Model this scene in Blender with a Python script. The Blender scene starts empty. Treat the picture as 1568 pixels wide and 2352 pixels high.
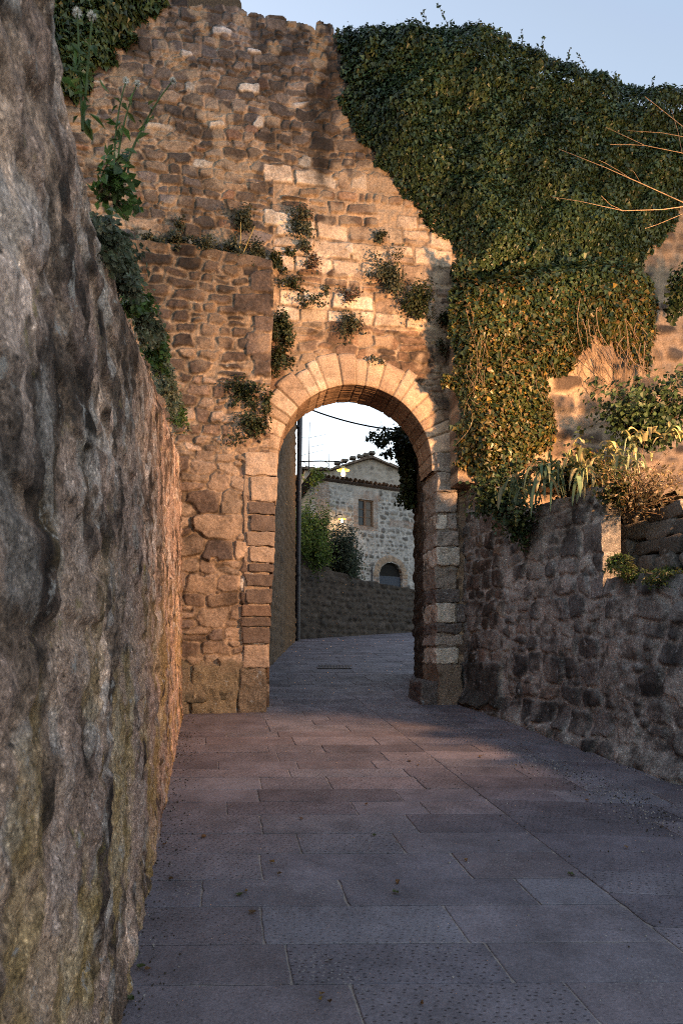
import bpy, math
import numpy as np
from mathutils import Vector
sc = bpy.context.scene
COL = sc.collection
R = math.radians
F = 1568.0; EYE = 1.6; HZ = 1500.0; SL = 0.09       # lens in picture units, eye height, horizon, slope of the lane

# ------------------------------------------------------------------ camera, sky, sun, exposure
cam = bpy.data.cameras.new("camera"); camo = bpy.data.objects.new("camera", cam); COL.objects.link(camo)
camo.location = (0, 0, EYE); camo.rotation_euler = (R(90), 0, 0)
cam.sensor_fit = 'VERTICAL'; cam.sensor_height = 36; cam.lens = 24; cam.shift_y = (HZ - 1176) / 2352
cam.clip_start = 0.05; cam.clip_end = 2000
cam.dof.use_dof = True; cam.dof.focus_distance = 9.6; cam.dof.aperture_fstop = 6.3
sc.camera = camo
world = bpy.data.worlds.new("World"); sc.world = world; world.use_nodes = True
wn = world.node_tree; wn.nodes.clear()
sky = wn.nodes.new('ShaderNodeTexSky'); sky.sky_type = 'NISHITA'; sky.sun_disc = False
sky.sun_elevation = R(4); sky.sun_rotation = R(-40); sky.altitude = 300; sky.air_density = 1.0; sky.dust_density = 0.8; sky.ozone_density = 1.0
bg = wn.nodes.new('ShaderNodeBackground'); bg.inputs[1].default_value = 0.15
wo = wn.nodes.new('ShaderNodeOutputWorld')
hs_ = wn.nodes.new('ShaderNodeHueSaturation'); hs_.inputs['Saturation'].default_value = .80
tn_ = wn.nodes.new('ShaderNodeMix'); tn_.data_type = 'RGBA'; tn_.blend_type = 'MULTIPLY'; tn_.inputs[0].default_value = 1; tn_.inputs[7].default_value = (1.05, .99, 1.04, 1)   # violet cast of the dusk sky
wn.links.new(sky.outputs[0], hs_.inputs['Color']); wn.links.new(hs_.outputs[0], tn_.inputs[6])
lg_ = wn.nodes.new('ShaderNodeMix'); lg_.data_type = 'RGBA'; lg_.blend_type = 'LIGHTEN'; lg_.inputs[0].default_value = 1; lg_.inputs[7].default_value = (.645, .84, 1.12, 1)   # even dusk glow overhead
wn.links.new(tn_.outputs[2], lg_.inputs[6]); wn.links.new(lg_.outputs[2], bg.inputs[0]); wn.links.new(bg.outputs[0], wo.inputs[0])
sc.view_settings.view_transform = 'Standard'; sc.view_settings.look = 'None'; sc.view_settings.gamma = 1
sc.view_settings.exposure = 2.32
sun = bpy.data.lights.new("sun", 'SUN'); sun.energy = 0.02; sun.angle = R(15); sun.color = (1, .85, .7)
suno = bpy.data.objects.new("sun", sun); COL.objects.link(suno); suno.rotation_euler = (R(86), 0, R(180 + 40))
sc.cycles.filter_width = 1.05; sc.cycles.use_denoising = False; sc.cycles.sample_clamp_indirect = 1.5; sc.cycles.caustics_reflective = False; sc.cycles.caustics_refractive = False
LAMP_POS = (4.25, 5.3, 4.3); LAMP_W = 900.0; LAMP_COL = (1.0, 0.53, 0.235); LAMP_AIM = (.6, 9.7, 5.4)

# ------------------------------------------------------------------ numeric helpers
def hsh(xi, yi, seed):
    h = (xi.astype(np.int64) * 374761393 + yi.astype(np.int64) * 668265263 + seed * 974634541) & 0xffffffff
    h = ((h ^ (h >> 13)) * 1274126177) & 0xffffffff
    h = h ^ (h >> 16)
    return (h & 0xffffff) / float(0xffffff)
def vn(x, y, seed=0):
    x = np.asarray(x, float); y = np.asarray(y, float)
    xi = np.floor(x); yi = np.floor(y); fx = x - xi; fy = y - yi
    fx = fx * fx * (3 - 2 * fx); fy = fy * fy * (3 - 2 * fy)
    a = hsh(xi, yi, seed); b = hsh(xi + 1, yi, seed); c = hsh(xi, yi + 1, seed); d = hsh(xi + 1, yi + 1, seed)
    return (a * (1 - fx) + b * fx) * (1 - fy) + (c * (1 - fx) + d * fx) * fy
def fbm(x, y, seed=0, octv=4):
    s = 0; a = .5; t = 0
    for k in range(octv):
        s = s + a * vn(np.asarray(x) * 2 ** k + 17.3 * k, np.asarray(y) * 2 ** k - 9.1 * k, seed + k); t += a; a *= .5
    return s / t
def sst(a, b, x):
    t = np.clip((x - a) / (b - a), 0, 1); return t * t * (3 - 2 * t)
def PX(x, y, d):
    return np.array([(x - 784) * d / F, d, EYE + (HZ - y) * d / F])

# ------------------------------------------------------------------ objects
def thing(name, label, cat, loc=(0, 0, 0), group=None):
    o = bpy.data.objects.new(name, None); COL.objects.link(o); o.location = loc; o.empty_display_size = .1
    o['label'] = label; o['category'] = cat
    if group: o['group'] = group
    return o
def tag(o, label=None, cat=None, group=None, kind=None):
    if label: o['label'] = label
    if cat: o['category'] = cat
    if group: o['group'] = group
    if kind: o['kind'] = kind
    return o
def mesh_obj(name, V, Fc, mat, parent=None, colors=None, smooth=None, pit=None):
    """V (n,3); Fc list of (k,m) int arrays (tris or quads) ; colors per vertex"""
    V = np.asarray(V, np.float32)
    if parent is not None:
        V = V - np.array(parent.matrix_basis.translation if parent.parent is None else (0, 0, 0), np.float32)[None]
    if not isinstance(Fc, (list, tuple)): Fc = [Fc]
    Fc = [np.asarray(f, np.int32) for f in Fc if len(f)]
    me = bpy.data.meshes.new(name)
    tot = sum(f.size for f in Fc); nf = sum(len(f) for f in Fc)
    me.vertices.add(len(V)); me.vertices.foreach_set('co', V.ravel())
    me.loops.add(tot); me.loops.foreach_set('vertex_index', np.concatenate([f.ravel() for f in Fc]))
    me.polygons.add(nf)
    ln = np.concatenate([np.full(len(f), f.shape[1], np.int32) for f in Fc])
    me.polygons.foreach_set('loop_start', np.concatenate([[0], np.cumsum(ln)[:-1]]).astype(np.int32))
    if smooth is None: smooth = True
    sm = np.concatenate([np.full(len(f), s) for f, s in zip(Fc, smooth if isinstance(smooth, (list, tuple)) else [smooth] * len(Fc))])
    me.update(calc_edges=True)
    me.polygons.foreach_set('use_smooth', sm.astype(bool))
    if colors is not None:
        c = np.ones((len(V), 4), np.float32); c[:, :3] = colors
        at = me.color_attributes.new('Col', 'FLOAT_COLOR', 'POINT'); at.data.foreach_set('color', c.ravel())
    if pit is not None:
        at = me.attributes.new('pit', 'FLOAT', 'POINT'); at.data.foreach_set('value', np.asarray(pit, np.float32))
    me.materials.append(mat)
    o = bpy.data.objects.new(name, me); COL.objects.link(o)
    if parent is not None: o.parent = parent
    return o

# ------------------------------------------------------------------ materials
def newmat(name):
    m = bpy.data.materials.new(name); m.use_nodes = True
    n = m.node_tree.nodes; p = n.get('Principled BSDF'); p.inputs['Specular IOR Level'].default_value = .25
    return m, n, m.node_tree.links, p
def mat_vc(name, rough=.9, grains=0., s1=45., s2=160., bump=.5, dist=.012, lo=.62, hi=1.3, lich=None, stretch=(1, 1, 1)):
    """vertex colour stone with fine grain, bump, optional lichen (colour, scale, threshold)"""
    m, n, L, p = newmat(name)
    at = n.new('ShaderNodeAttribute'); at.attribute_name = 'Col'
    tc = n.new('ShaderNodeTexCoord'); mp = n.new('ShaderNodeMapping'); mp.inputs['Scale'].default_value = stretch
    L.new(tc.outputs['Object'], mp.inputs[0])
    n1 = n.new('ShaderNodeTexNoise'); n1.inputs['Scale'].default_value = s1; n1.inputs['Detail'].default_value = 6; n1.inputs['Roughness'].default_value = .7
    L.new(mp.outputs[0], n1.inputs[0])
    mr = n.new('ShaderNodeMapRange'); mr.inputs[1].default_value = .3; mr.inputs[2].default_value = .7; mr.inputs[3].default_value = lo; mr.inputs[4].default_value = hi
    L.new(n1.outputs[0], mr.inputs[0])
    mx = n.new('ShaderNodeMix'); mx.data_type = 'RGBA'; mx.blend_type = 'MULTIPLY'; mx.inputs[0].default_value = 1
    L.new(at.outputs[0], mx.inputs[6]); L.new(mr.outputs[0], mx.inputs[7])
    ng = n.new('ShaderNodeTexNoise'); ng.inputs['Scale'].default_value = s1 * 2.7; ng.inputs['Detail'].default_value = 4; ng.inputs['Roughness'].default_value = .75
    L.new(mp.outputs[0], ng.inputs[0])
    mg = n.new('ShaderNodeMapRange'); mg.inputs[1].default_value = .32; mg.inputs[2].default_value = .68; mg.inputs[3].default_value = lo; mg.inputs[4].default_value = hi; L.new(ng.outputs[0], mg.inputs[0])
    mz = n.new('ShaderNodeMix'); mz.data_type = 'RGBA'; mz.blend_type = 'MULTIPLY'; mz.inputs[0].default_value = .8
    L.new(mx.outputs[2], mz.inputs[6]); L.new(mg.outputs[0], mz.inputs[7])
    out = mz.outputs[2]
    if grains:
        vo = n.new('ShaderNodeTexVoronoi'); vo.inputs['Scale'].default_value = grains; L.new(mp.outputs[0], vo.inputs[0])
        g1 = n.new('ShaderNodeMapRange'); g1.inputs[1].default_value = .18; g1.inputs[2].default_value = .42; g1.inputs[3].default_value = 1; g1.inputs[4].default_value = 0; L.new(vo.outputs['Distance'], g1.inputs[0])
        sp = n.new('ShaderNodeSeparateColor'); L.new(vo.outputs['Color'], sp.inputs[0])
        g2 = n.new('ShaderNodeMapRange'); g2.inputs[1].default_value = 0; g2.inputs[2].default_value = 1; g2.inputs[3].default_value = .25; g2.inputs[4].default_value = 2.3; L.new(sp.outputs[0], g2.inputs[0])
        gm = n.new('ShaderNodeMix'); gm.data_type = 'RGBA'; gm.inputs[6].default_value = (1, 1, 1, 1); L.new(g1.outputs[0], gm.inputs[0]); L.new(g2.outputs[0], gm.inputs[7])
        gx = n.new('ShaderNodeMix'); gx.data_type = 'RGBA'; gx.blend_type = 'MULTIPLY'; gx.inputs[0].default_value = 1; L.new(out, gx.inputs[6]); L.new(gm.outputs[2], gx.inputs[7]); out = gx.outputs[2]
    for (lc, ls, lt, lw) in (lich or []):
        n3 = n.new('ShaderNodeTexNoise'); n3.inputs['Scale'].default_value = ls; n3.inputs['Detail'].default_value = 9; n3.inputs['Roughness'].default_value = .74
        L.new(mp.outputs[0], n3.inputs[0])
        m3 = n.new('ShaderNodeMapRange'); m3.inputs[1].default_value = lt; m3.inputs[2].default_value = lt + lw
        L.new(n3.outputs[0], m3.inputs[0])
        x3 = n.new('ShaderNodeMix'); x3.data_type = 'RGBA'; L.new(m3.outputs[0], x3.inputs[0]); L.new(out, x3.inputs[6]); x3.inputs[7].default_value = (*lc, 1)
        out = x3.outputs[2]
    L.new(out, p.inputs['Base Color']); p.inputs['Roughness'].default_value = rough
    n2 = n.new('ShaderNodeTexNoise'); n2.inputs['Scale'].default_value = s2; n2.inputs['Detail'].default_value = 3
    L.new(mp.outputs[0], n2.inputs[0])
    ad = n.new('ShaderNodeMath'); ad.operation = 'MULTIPLY_ADD'; ad.inputs[1].default_value = .35
    L.new(n2.outputs[0], ad.inputs[0]); L.new(n1.outputs[0], ad.inputs[2])
    b = n.new('ShaderNodeBump'); b.inputs['Strength'].default_value = bump; b.inputs['Distance'].default_value = dist
    L.new(ad.outputs[0], b.inputs['Height']); L.new(b.outputs[0], p.inputs['Normal'])
    return m
def mat_leaf(name, rough=.45, trans=.25):
    m, n, L, p = newmat(name)
    at = n.new('ShaderNodeAttribute'); at.attribute_name = 'Col'
    L.new(at.outputs[0], p.inputs['Base Color']); p.inputs['Roughness'].default_value = rough; p.inputs['Specular IOR Level'].default_value = .35
    tr = n.new('ShaderNodeBsdfTranslucent'); L.new(at.outputs[0], tr.inputs[0])
    mx = n.new('ShaderNodeMixShader'); mx.inputs[0].default_value = trans
    L.new(p.outputs[0], mx.inputs[1]); L.new(tr.outputs[0], mx.inputs[2])
    L.new(mx.outputs[0], n.get('Material Output').inputs[0])
    return m
def mat_plain(name, col, rough=.6, metal=0., noise=0.3, scale=20.):
    m, n, L, p = newmat(name)
    tc = n.new('ShaderNodeTexCoord'); n1 = n.new('ShaderNodeTexNoise'); n1.inputs['Scale'].default_value = scale; n1.inputs['Detail'].default_value = 5
    L.new(tc.outputs['Object'], n1.inputs[0])
    mr = n.new('ShaderNodeMapRange'); mr.inputs[1].default_value = .3; mr.inputs[2].default_value = .7; mr.inputs[3].default_value = 1 - noise; mr.inputs[4].default_value = 1 + noise
    L.new(n1.outputs[0], mr.inputs[0])
    mx = n.new('ShaderNodeMix'); mx.data_type = 'RGBA'; mx.blend_type = 'MULTIPLY'; mx.inputs[0].default_value = 1; mx.inputs[6].default_value = (*col, 1)
    L.new(mr.outputs[0], mx.inputs[7]); L.new(mx.outputs[2], p.inputs['Base Color'])
    p.inputs['Roughness'].default_value = rough; p.inputs['Metallic'].default_value = metal
    return m
def mat_emit(name, col, st):
    m, n, L, p = newmat(name)
    p.inputs['Base Color'].default_value = (1, 1, 1, 1); p.inputs['Emission Color'].default_value = (*col, 1); p.inputs['Emission Strength'].default_value = st
    return m
M_gate = mat_vc('old_gate_stone', lo=.55, hi=1.38, bump=.6, lich=[((.30, .28, .24), 5.5, .66, .05)])
M_left = mat_vc('weathered_render', grains=75., s1=48, s2=190, bump=.75, dist=.007, lo=.30, hi=1.9, lich=[((.24, .19, .06), 4.2, .60, .10), ((.36, .325, .30), 7, .60, .05), ((.045, .037, .033), 5, .60, .05), ((.33, .2, .04), 5.1, .72, .02)])
M_right = mat_vc('dark_lichened_stone', grains=60., s1=46, bump=.7, lo=.48, hi=1.5, lich=[((.27, .28, .29), 9, .60, .05), ((.5, .52, .54), 15, .66, .015), ((.42, .44, .46), 42, .66, .03)])
M_dark = mat_vc('dark_lane_stone', s1=18, s2=70, bump=.5, lo=.6, hi=1.35)
M_far = mat_vc('house_rubble', s1=14, s2=60, bump=.3, lo=.75, hi=1.2)
M_soil = mat_vc('soil', s1=12)
M_leaf = mat_leaf('leaf', .5, .35); M_ivy = mat_leaf('ivy_leaf', .38, .15)
M_bark = mat_plain('bark', (.13, .085, .05), .85)
M_twig = mat_plain('twig', (.20, .14, .095), .85, 0, .5, 60.)
M_metal = mat_plain('dark_metal', (.03, .03, .035), .5, .6)
M_pipe = mat_plain('pipe_metal', (.05, .05, .06), .45, .5)
M_wood = mat_plain('painted_wood', (.13, .085, .06), .7)
M_glass = mat_plain('dark_glass', (.015, .018, .025), .12, 0, .1)
M_door = mat_plain('dark_door_wood', (.008, .007, .007), .8)
M_blue = mat_plain('blue_grey_panel', (.035, .044, .066), .6)
M_dish = mat_plain('enamel_dish', (.75, .52, .16), .35, 0, .05)
M_bulb = mat_emit('lit_bulb', (1, .60, .16), 2.2)
M_tile = mat_vc('roof_tile', s1=10, s2=40, bump=.3)
M_fluff = mat_plain('seed_fluff', (.7, .68, .64), .9)
M_straw = mat_plain('straw', (.35, .27, .1), .8)
M_stem = mat_plain('green_stem', (.06, .09, .03), .7)
M_post = mat_plain('pale_stone_post', (.30, .31, .34), .85)

# ------------------------------------------------------------------ masonry raster
class Masonry:
    def __init__(s, seed, u0, u1, v0, v1, res, warp=.03, ws=.22, mortar=(.33, .25, .18)):
        s.seed = seed; s.rng = np.random.default_rng(seed); s.u0, s.v0, s.res = u0, v0, res
        s.u = np.arange(u0, u1 + res, res); s.v = np.arange(v0, v1 + res, res)
        s.U, s.V = np.meshgrid(s.u, s.v)
        s.WU = s.U + warp * 2 * (fbm(s.U / ws, s.V / ws, seed + 5, 3) - .5)
        s.WV = s.V + warp * 2 * (fbm(s.U / ws, s.V / ws, seed + 9, 3) - .5)
        s.dep = np.full(s.U.shape, -1.); s.H = np.zeros(s.U.shape); s.C = np.ones(s.U.shape + (3,)) * np.array(mortar)
        s.SC = s.C.copy(); s.SH = np.zeros(s.U.shape)
    def stone(s, cu, cv, hw, hh, ang, rr, h, tu, tv, col):
        m = max(hw, hh) * 1.15 + .08
        i0 = max(0, int((cu - m - s.u0) / s.res)); i1 = min(len(s.u), int((cu + m - s.u0) / s.res) + 2)
        j0 = max(0, int((cv - m - s.v0) / s.res)); j1 = min(len(s.v), int((cv + m - s.v0) / s.res) + 2)
        if i1 <= i0 or j1 <= j0: return
        du = s.WU[j0:j1, i0:i1] - cu; dv = s.WV[j0:j1, i0:i1] - cv
        c, sn = math.cos(ang), math.sin(ang); p = du * c + dv * sn; q = -du * sn + dv * c
        rr = min(rr, hw * .9, hh * .9)
        a = np.abs(p) - hw + rr; b = np.abs(q) - hh + rr
        dep = -(np.sqrt(np.maximum(a, 0) ** 2 + np.maximum(b, 0) ** 2) + np.minimum(np.maximum(a, b), 0) - rr)
        D = s.dep[j0:j1, i0:i1]; k = dep > D
        D[k] = dep[k]; s.SC[j0:j1, i0:i1][k] = col
        s.SH[j0:j1, i0:i1][k] = (h + tu * p + tv * q)[k]
    def lay(s, u0, u1, v0, v1, hr, ar, gap, pal, keep=None, jit=.25, rot=.05, rnd=(.2, .6), hh=(.0, .03), split=.2, slope=0., wav=.05, valj=.22, white=.0):
        rng = s.rng; v = v0; P = np.array([p[:3] for p in pal]); w = np.array([p[3] for p in pal], float); w /= w.sum()
        while v < v1:
            h = rng.uniform(*hr); u = u0 - rng.uniform(0, h)
            while u < u1:
                wd = h * rng.uniform(*ar)
                parts = [(u, v, wd, h)]
                if rng.random() < split:
                    f = rng.uniform(.35, .65)
                    if rng.random() < .6: parts = [(u, v, wd, h * f), (u, v + h * f, wd, h * (1 - f))]
                    else: parts = [(u, v, wd * f, h), (u + wd * f, v, wd * (1 - f), h)]
                for (a, b, ww, hh_) in parts:
                    cu = a + ww / 2; cv = b + hh_ / 2
                    cv2 = cv + slope * (cu - u0) + wav * 2 * (fbm(np.array(cu * .7), np.array(cv * .7), s.seed + 31, 2) - .5)
                    if keep is not None and not keep(cu, cv2): continue
                    col = P[rng.choice(len(P), p=w)] * (1 + valj * rng.normal())
                    if rng.random() < white: col = np.array((.52, .48, .43))
                    s.stone(cu, float(cv2), max(.02, (ww - gap) / 2 * rng.uniform(1 - jit, 1)), max(.02, (hh_ - gap) / 2 * rng.uniform(1 - jit, 1)),
                            rng.normal() * rot + slope, rng.uniform(*rnd) * min(ww, hh_) / 2, rng.uniform(*hh), rng.normal() * .06, rng.normal() * .06, np.clip(col, .015, .7))
                u += wd
            v += h
    def rubble(s, u0, u1, v0, v1, hr, ar, gap, pal, mask=None, jit=.3, small=.35, rot=.12, hh=(0., .02), wav=.06, valj=.22, white=0., pn=4., lim=1.25, slope=0.):
        rng = s.rng; P = np.array([p[:3] for p in pal]); w = np.array([p[3] for p in pal], float); w /= w.sum(); S = []; v = v0
        while v < v1 + .1:
            h = rng.uniform(*hr); u = u0 - rng.uniform(0, h)
            while u < u1 + .1:
                wd = h * rng.uniform(*ar)
                if rng.random() < .16: S += [(u + wd / 2, v + h * .25, wd / 2, h / 4), (u + wd / 2 + rng.normal() * .03, v + h * .75, wd / 2, h / 4)]
                else: S.append((u + wd / 2, v + h / 2, wd / 2, h / 2 * rng.uniform(.85, 1.1)))
                if rng.random() < small: k = rng.uniform(.2, .42); S.append((u + rng.normal() * .02, v + h * rng.choice([0., 1.]) + rng.normal() * .02, h * k * rng.uniform(.8, 1.6), h * k * .7))
                u += wd
            v += h
        F1 = np.full(s.U.shape, 9.); F2 = F1.copy(); sz = np.full(s.U.shape, .05); SC = s.SC.copy(); SH = s.SH.copy()
        for (cu, cv, hw, hv) in S:
            cu += rng.normal() * jit * hw * .5; cv += rng.normal() * jit * hv * .5
            cv += slope * (cu - u0) + wav * 2 * (float(fbm(np.array(cu * .7), np.array(cv * .7), s.seed + 31, 2)) - .5)
            m = max(hw, hv) * 1.7
            i0 = max(0, int((cu - m - s.u0) / s.res)); i1 = min(len(s.u), int((cu + m - s.u0) / s.res) + 2)
            j0 = max(0, int((cv - m - s.v0) / s.res)); j1 = min(len(s.v), int((cv + m - s.v0) / s.res) + 2)
            if i1 <= i0 or j1 <= j0: continue
            du = s.WU[j0:j1, i0:i1] - cu; dv = s.WV[j0:j1, i0:i1] - cv; a = rng.normal() * rot + slope; c, sn = math.cos(a), math.sin(a)
            p = du * c + dv * sn; q = -du * sn + dv * c; sk = rng.normal() * .25; p = p + sk * q
            d = ((np.abs(p) / hw) ** pn + (np.abs(q) / hv) ** pn) ** (1 / pn)
            col = P[rng.choice(len(P), p=w)] * (1 + valj * rng.normal())
            if rng.random() < white: col = np.array((.50, .46, .42))
            col = np.clip(col, .015, .7); h0 = rng.uniform(*hh); t1, t2 = rng.normal() * .06, rng.normal() * .08
            f1 = F1[j0:j1, i0:i1]; f2 = F2[j0:j1, i0:i1]; k = d < f1
            f2[k] = f1[k]; kk = ~k & (d < f2); f2[kk] = d[kk]; f1[k] = d[k]
            sz[j0:j1, i0:i1][k] = min(hw, hv); SC[j0:j1, i0:i1][k] = col; SH[j0:j1, i0:i1][k] = (h0 + t1 * p + t2 * q)[k]
        dep = np.minimum((F2 - F1) * sz * .5 - gap / 2, (lim - F1) * sz)
        if mask is not None: dep = np.where(mask, dep, -1)
        k = dep > s.dep; s.dep[k] = dep[k]; s.SC[k] = SC[k]; s.SH[k] = SH[k]
    def finish(s, edge=.012, bevel=.03, relief=.03, rough=.012, rs=.12, mort_amp=.01, colamp=.3, tint=None, smear=None, jd=.45, jw=.009, jh=.008):
        """smear: 0..1 field, mortar spread over the stones"""
        m = sst(0, edge, s.dep); pr = sst(-.004, bevel, s.dep)
        if smear is not None:
            k = smear(s.U, s.V); m = m * (1 - k); pr = pr * (1 - .6 * k)
        s.H = pr * (relief + s.SH) + rough * 2 * (fbm(s.U / rs, s.V / rs, s.seed + 41, 4) - .5) + mort_amp * 2 * (1 - pr) * (vn(s.U / .05, s.V / .05, s.seed + 43) - .5)
        f = 1 + colamp * 2 * (fbm(s.U / .16, s.V / .16, s.seed + 51, 5) - .5) + colamp * (vn(s.U / .025, s.V / .025, s.seed + 57) - .5)
        s.C = (s.C * (1 - m[..., None]) + s.SC * m[..., None]) * f[..., None]
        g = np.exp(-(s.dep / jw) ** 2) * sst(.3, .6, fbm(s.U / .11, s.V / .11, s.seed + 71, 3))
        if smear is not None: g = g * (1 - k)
        s.C = s.C * (1 - jd * g)[..., None]; s.H = s.H - jh * g  # joint dirt and edge shadow darkened in the colour, plus a shallow groove
        if tint is not None: s.C = tint(s.U, s.V, s.C, m)
        s.C = np.clip(s.C, .008, .8)
        return s
    def sample(s, U, V):
        x = np.clip((U - s.u0) / s.res, 0, len(s.u) - 1.001); y = np.clip((V - s.v0) / s.res, 0, len(s.v) - 1.001)
        i = x.astype(int); j = y.astype(int); fx = x - i; fy = y - j
        def bl(A):
            if A.ndim == 3: a, b = fx[..., None], fy[..., None]
            else: a, b = fx, fy
            return (A[j, i] * (1 - a) + A[j, i + 1] * a) * (1 - b) + (A[j + 1, i] * (1 - a) + A[j + 1, i + 1] * a) * b
        return bl(s.H), bl(s.C)

def relief(name, parent, mat, base, ud, U, V, ras, thick, hole=None, extra=None):
    """stone wall with a modelled face: base(U)->(x,y), outward normal ud x z, straight back at -thick"""
    ud = np.array(ud) / np.hypot(*ud); nd = np.array([ud[1], -ud[0]])
    H, C = ras.sample(U, V)
    if extra is not None: H = H + extra(U, V)
    bx, by = base(U)
    Pf = np.stack([bx + nd[0] * H, by + nd[1] * H, V], -1)
    Pb = np.stack([bx - nd[0] * thick, by - nd[1] * thick, V], -1)
    nv, nu = U.shape
    keep = np.ones((nv - 1, nu - 1), bool)
    if hole is not None:
        keep = ~hole((U[:-1, :-1] + U[1:, 1:]) / 2, (V[:-1, :-1] + V[1:, 1:]) / 2)
    ix = np.arange(nv * nu).reshape(nv, nu)
    q = np.stack([ix[:-1, :-1], ix[:-1, 1:], ix[1:, 1:], ix[1:, :-1]], -1)[keep]
    N = nv * nu
    back = q[:, ::-1] + N
    kp = np.pad(keep, 1)
    a, b, c, d = ix[:-1, :-1], ix[:-1, 1:], ix[1:, 1:], ix[1:, :-1]
    ed = []
    for (p0, p1, nb) in ((a, b, kp[:-2, 1:-1]), (b, c, kp[1:-1, 2:]), (c, d, kp[2:, 1:-1]), (d, a, kp[1:-1, :-2])):
        k = keep & ~nb; ed.append(np.stack([p0[k], p1[k]], -1))
    ed = np.concatenate(ed)
    fP = Pf.reshape(-1, 3); bP = Pb.reshape(-1, 3); cc = C.reshape(-1, 3)
    # sides in four steps of depth with a little relief
    sideV = []; sideC = []; sideQ = []; off = 2 * N; nst = 4; ne = len(ed)
    for e in (0, 1):
        for k in range(nst + 1):
            t = k / nst; P = fP[ed[:, e]] * (1 - t) + bP[ed[:, e]] * t
            w = .02 * (fbm(P[:, 0] * 5 + P[:, 1] * 3, P[:, 2] * 5 + k, 77, 2) - .5) if 0 < k < nst else 0
            P = P.copy(); P[:, 2] += w
            sideV.append(P); sideC.append(cc[ed[:, e]])
    i0 = np.arange(ne)
    for k in range(nst):
        A = off + k * ne + i0; A2 = off + (k + 1) * ne + i0; B = off + (nst + 1 + k) * ne + i0; B2 = off + (nst + 2 + k) * ne + i0
        sideQ.append(np.stack([B, A, A2, B2], -1))
    V3 = np.concatenate([fP, bP] + sideV); Cc = np.concatenate([cc, cc] + sideC)
    return mesh_obj(name, V3, [q, back, np.concatenate(sideQ)], mat, parent, Cc, smooth=[True, False, False])

def grid(u0, u1, vb, vt, du, dv, ur=None):
    """U,V arrays; vb,vt functions of u; ur: right edge as a function of v"""
    nu = max(2, int((u1 - u0) / du) + 1)
    us = np.linspace(u0, u1, nu); b = vb(us); t = vt(us); nv = max(2, int(np.max(t - b) / dv) + 1)
    T = np.linspace(0, 1, nv)[:, None]; V = b[None] * (1 - T) + t[None] * T
    U = np.repeat(us[None], nv, 0)
    if ur is not None:
        r = ur(V); U = u0 + (U - u0) / (u1 - u0) * (r - u0)
    return U, V

# rough blocks, tubes, leaves
def cube_grid(n):
    vs = []; qs = []; o = 0
    g = np.linspace(-1, 1, n)
    A, B = np.meshgrid(g, g)
    for ax in range(3):
        for sgn in (-1, 1):
            P = np.zeros((n * n, 3)); P[:, ax] = sgn; P[:, (ax + 1) % 3] = A.ravel(); P[:, (ax + 2) % 3] = B.ravel()
            ix = np.arange(n * n).reshape(n, n)
            q = np.stack([ix[:-1, :-1], ix[:-1, 1:], ix[1:, 1:], ix[1:, :-1]], -1).reshape(-1, 4)
            if sgn < 0: q = q[:, ::-1]
            vs.append(P); qs.append(q + o); o += n * n
    return np.concatenate(vs), np.concatenate(qs)
def blocks(name, parent, mat, lst, n=12, amp=.012, rnd=.06, seed=0):
    """lst: (centre, half sizes (u,n,z), udir, colour)"""
    rng = np.random.default_rng(seed); CV, CQ = cube_grid(n); VV = []; QQ = []; CC = []; o = 0
    for (c, hs, ud, col) in lst:
        hs = np.array(hs); r = min(rnd, hs.min() * .6)
        P = CV * hs; inner = np.clip(P, -(hs - r), hs - r); d = P - inner; L = np.linalg.norm(d, axis=1, keepdims=True)
        P = inner + np.where(L > 1e-9, d / np.maximum(L, 1e-9) * np.minimum(L, r), 0)
        k = rng.uniform(0, 50)
        nx = fbm(P[:, 1] * 9 + k, P[:, 2] * 9 + P[:, 0] * 4, seed, 3) - .5; ny = fbm(P[:, 0] * 9 + k, P[:, 2] * 9 + P[:, 1] * 4, seed + 3, 3) - .5; nz = fbm(P[:, 0] * 9 - k, P[:, 1] * 9 + P[:, 2] * 4, seed + 7, 3) - .5
        P = P + 2 * amp * np.stack([nx, ny, nz], -1)
        P[:, 0] *= 1 + rng.normal() * .04 * P[:, 2] / hs[2]
        ud = np.array(ud) / np.hypot(*ud[:2]); nd = np.array([ud[1], -ud[0]])
        W = np.stack([c[0] + P[:, 0] * ud[0] + P[:, 1] * nd[0], c[1] + P[:, 0] * ud[1] + P[:, 1] * nd[1], c[2] + P[:, 2]], -1)
        f = 1 + .5 * (fbm(P[:, 0] * 7 + k, P[:, 2] * 7 + P[:, 1] * 7, seed + 11, 4) - .5)
        VV.append(W); QQ.append(CQ + o); CC.append(np.array(col)[None] * f[:, None]); o += len(CV)
    return mesh_obj(name, np.concatenate(VV), np.concatenate(QQ), mat, parent, np.concatenate(CC))
def tube_geo(pts, r0, r1, k=6):
    pts = np.asarray(pts, float); n = len(pts); T = np.gradient(pts, axis=0); T /= np.maximum(np.linalg.norm(T, axis=1, keepdims=True), 1e-9)
    ref = np.array([0, 0, 1.]) if abs(T[:, 2]).mean() < .8 else np.array([1., 0, 0])
    A = np.cross(T, ref); A /= np.maximum(np.linalg.norm(A, axis=1, keepdims=True), 1e-9); B = np.cross(T, A)
    a = np.arange(k) * 2 * math.pi / k; r = np.linspace(r0, r1, n)[:, None, None]
    V = pts[:, None] + r * (A[:, None] * np.cos(a)[None, :, None] + B[:, None] * np.sin(a)[None, :, None])
    V = V.reshape(-1, 3); ix = np.arange(n * k).reshape(n, k); nx = np.roll(ix, -1, 1)
    q = np.stack([ix[:-1], ix[1:], nx[1:], nx[:-1]], -1).reshape(-1, 4)
    return V, q
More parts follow.
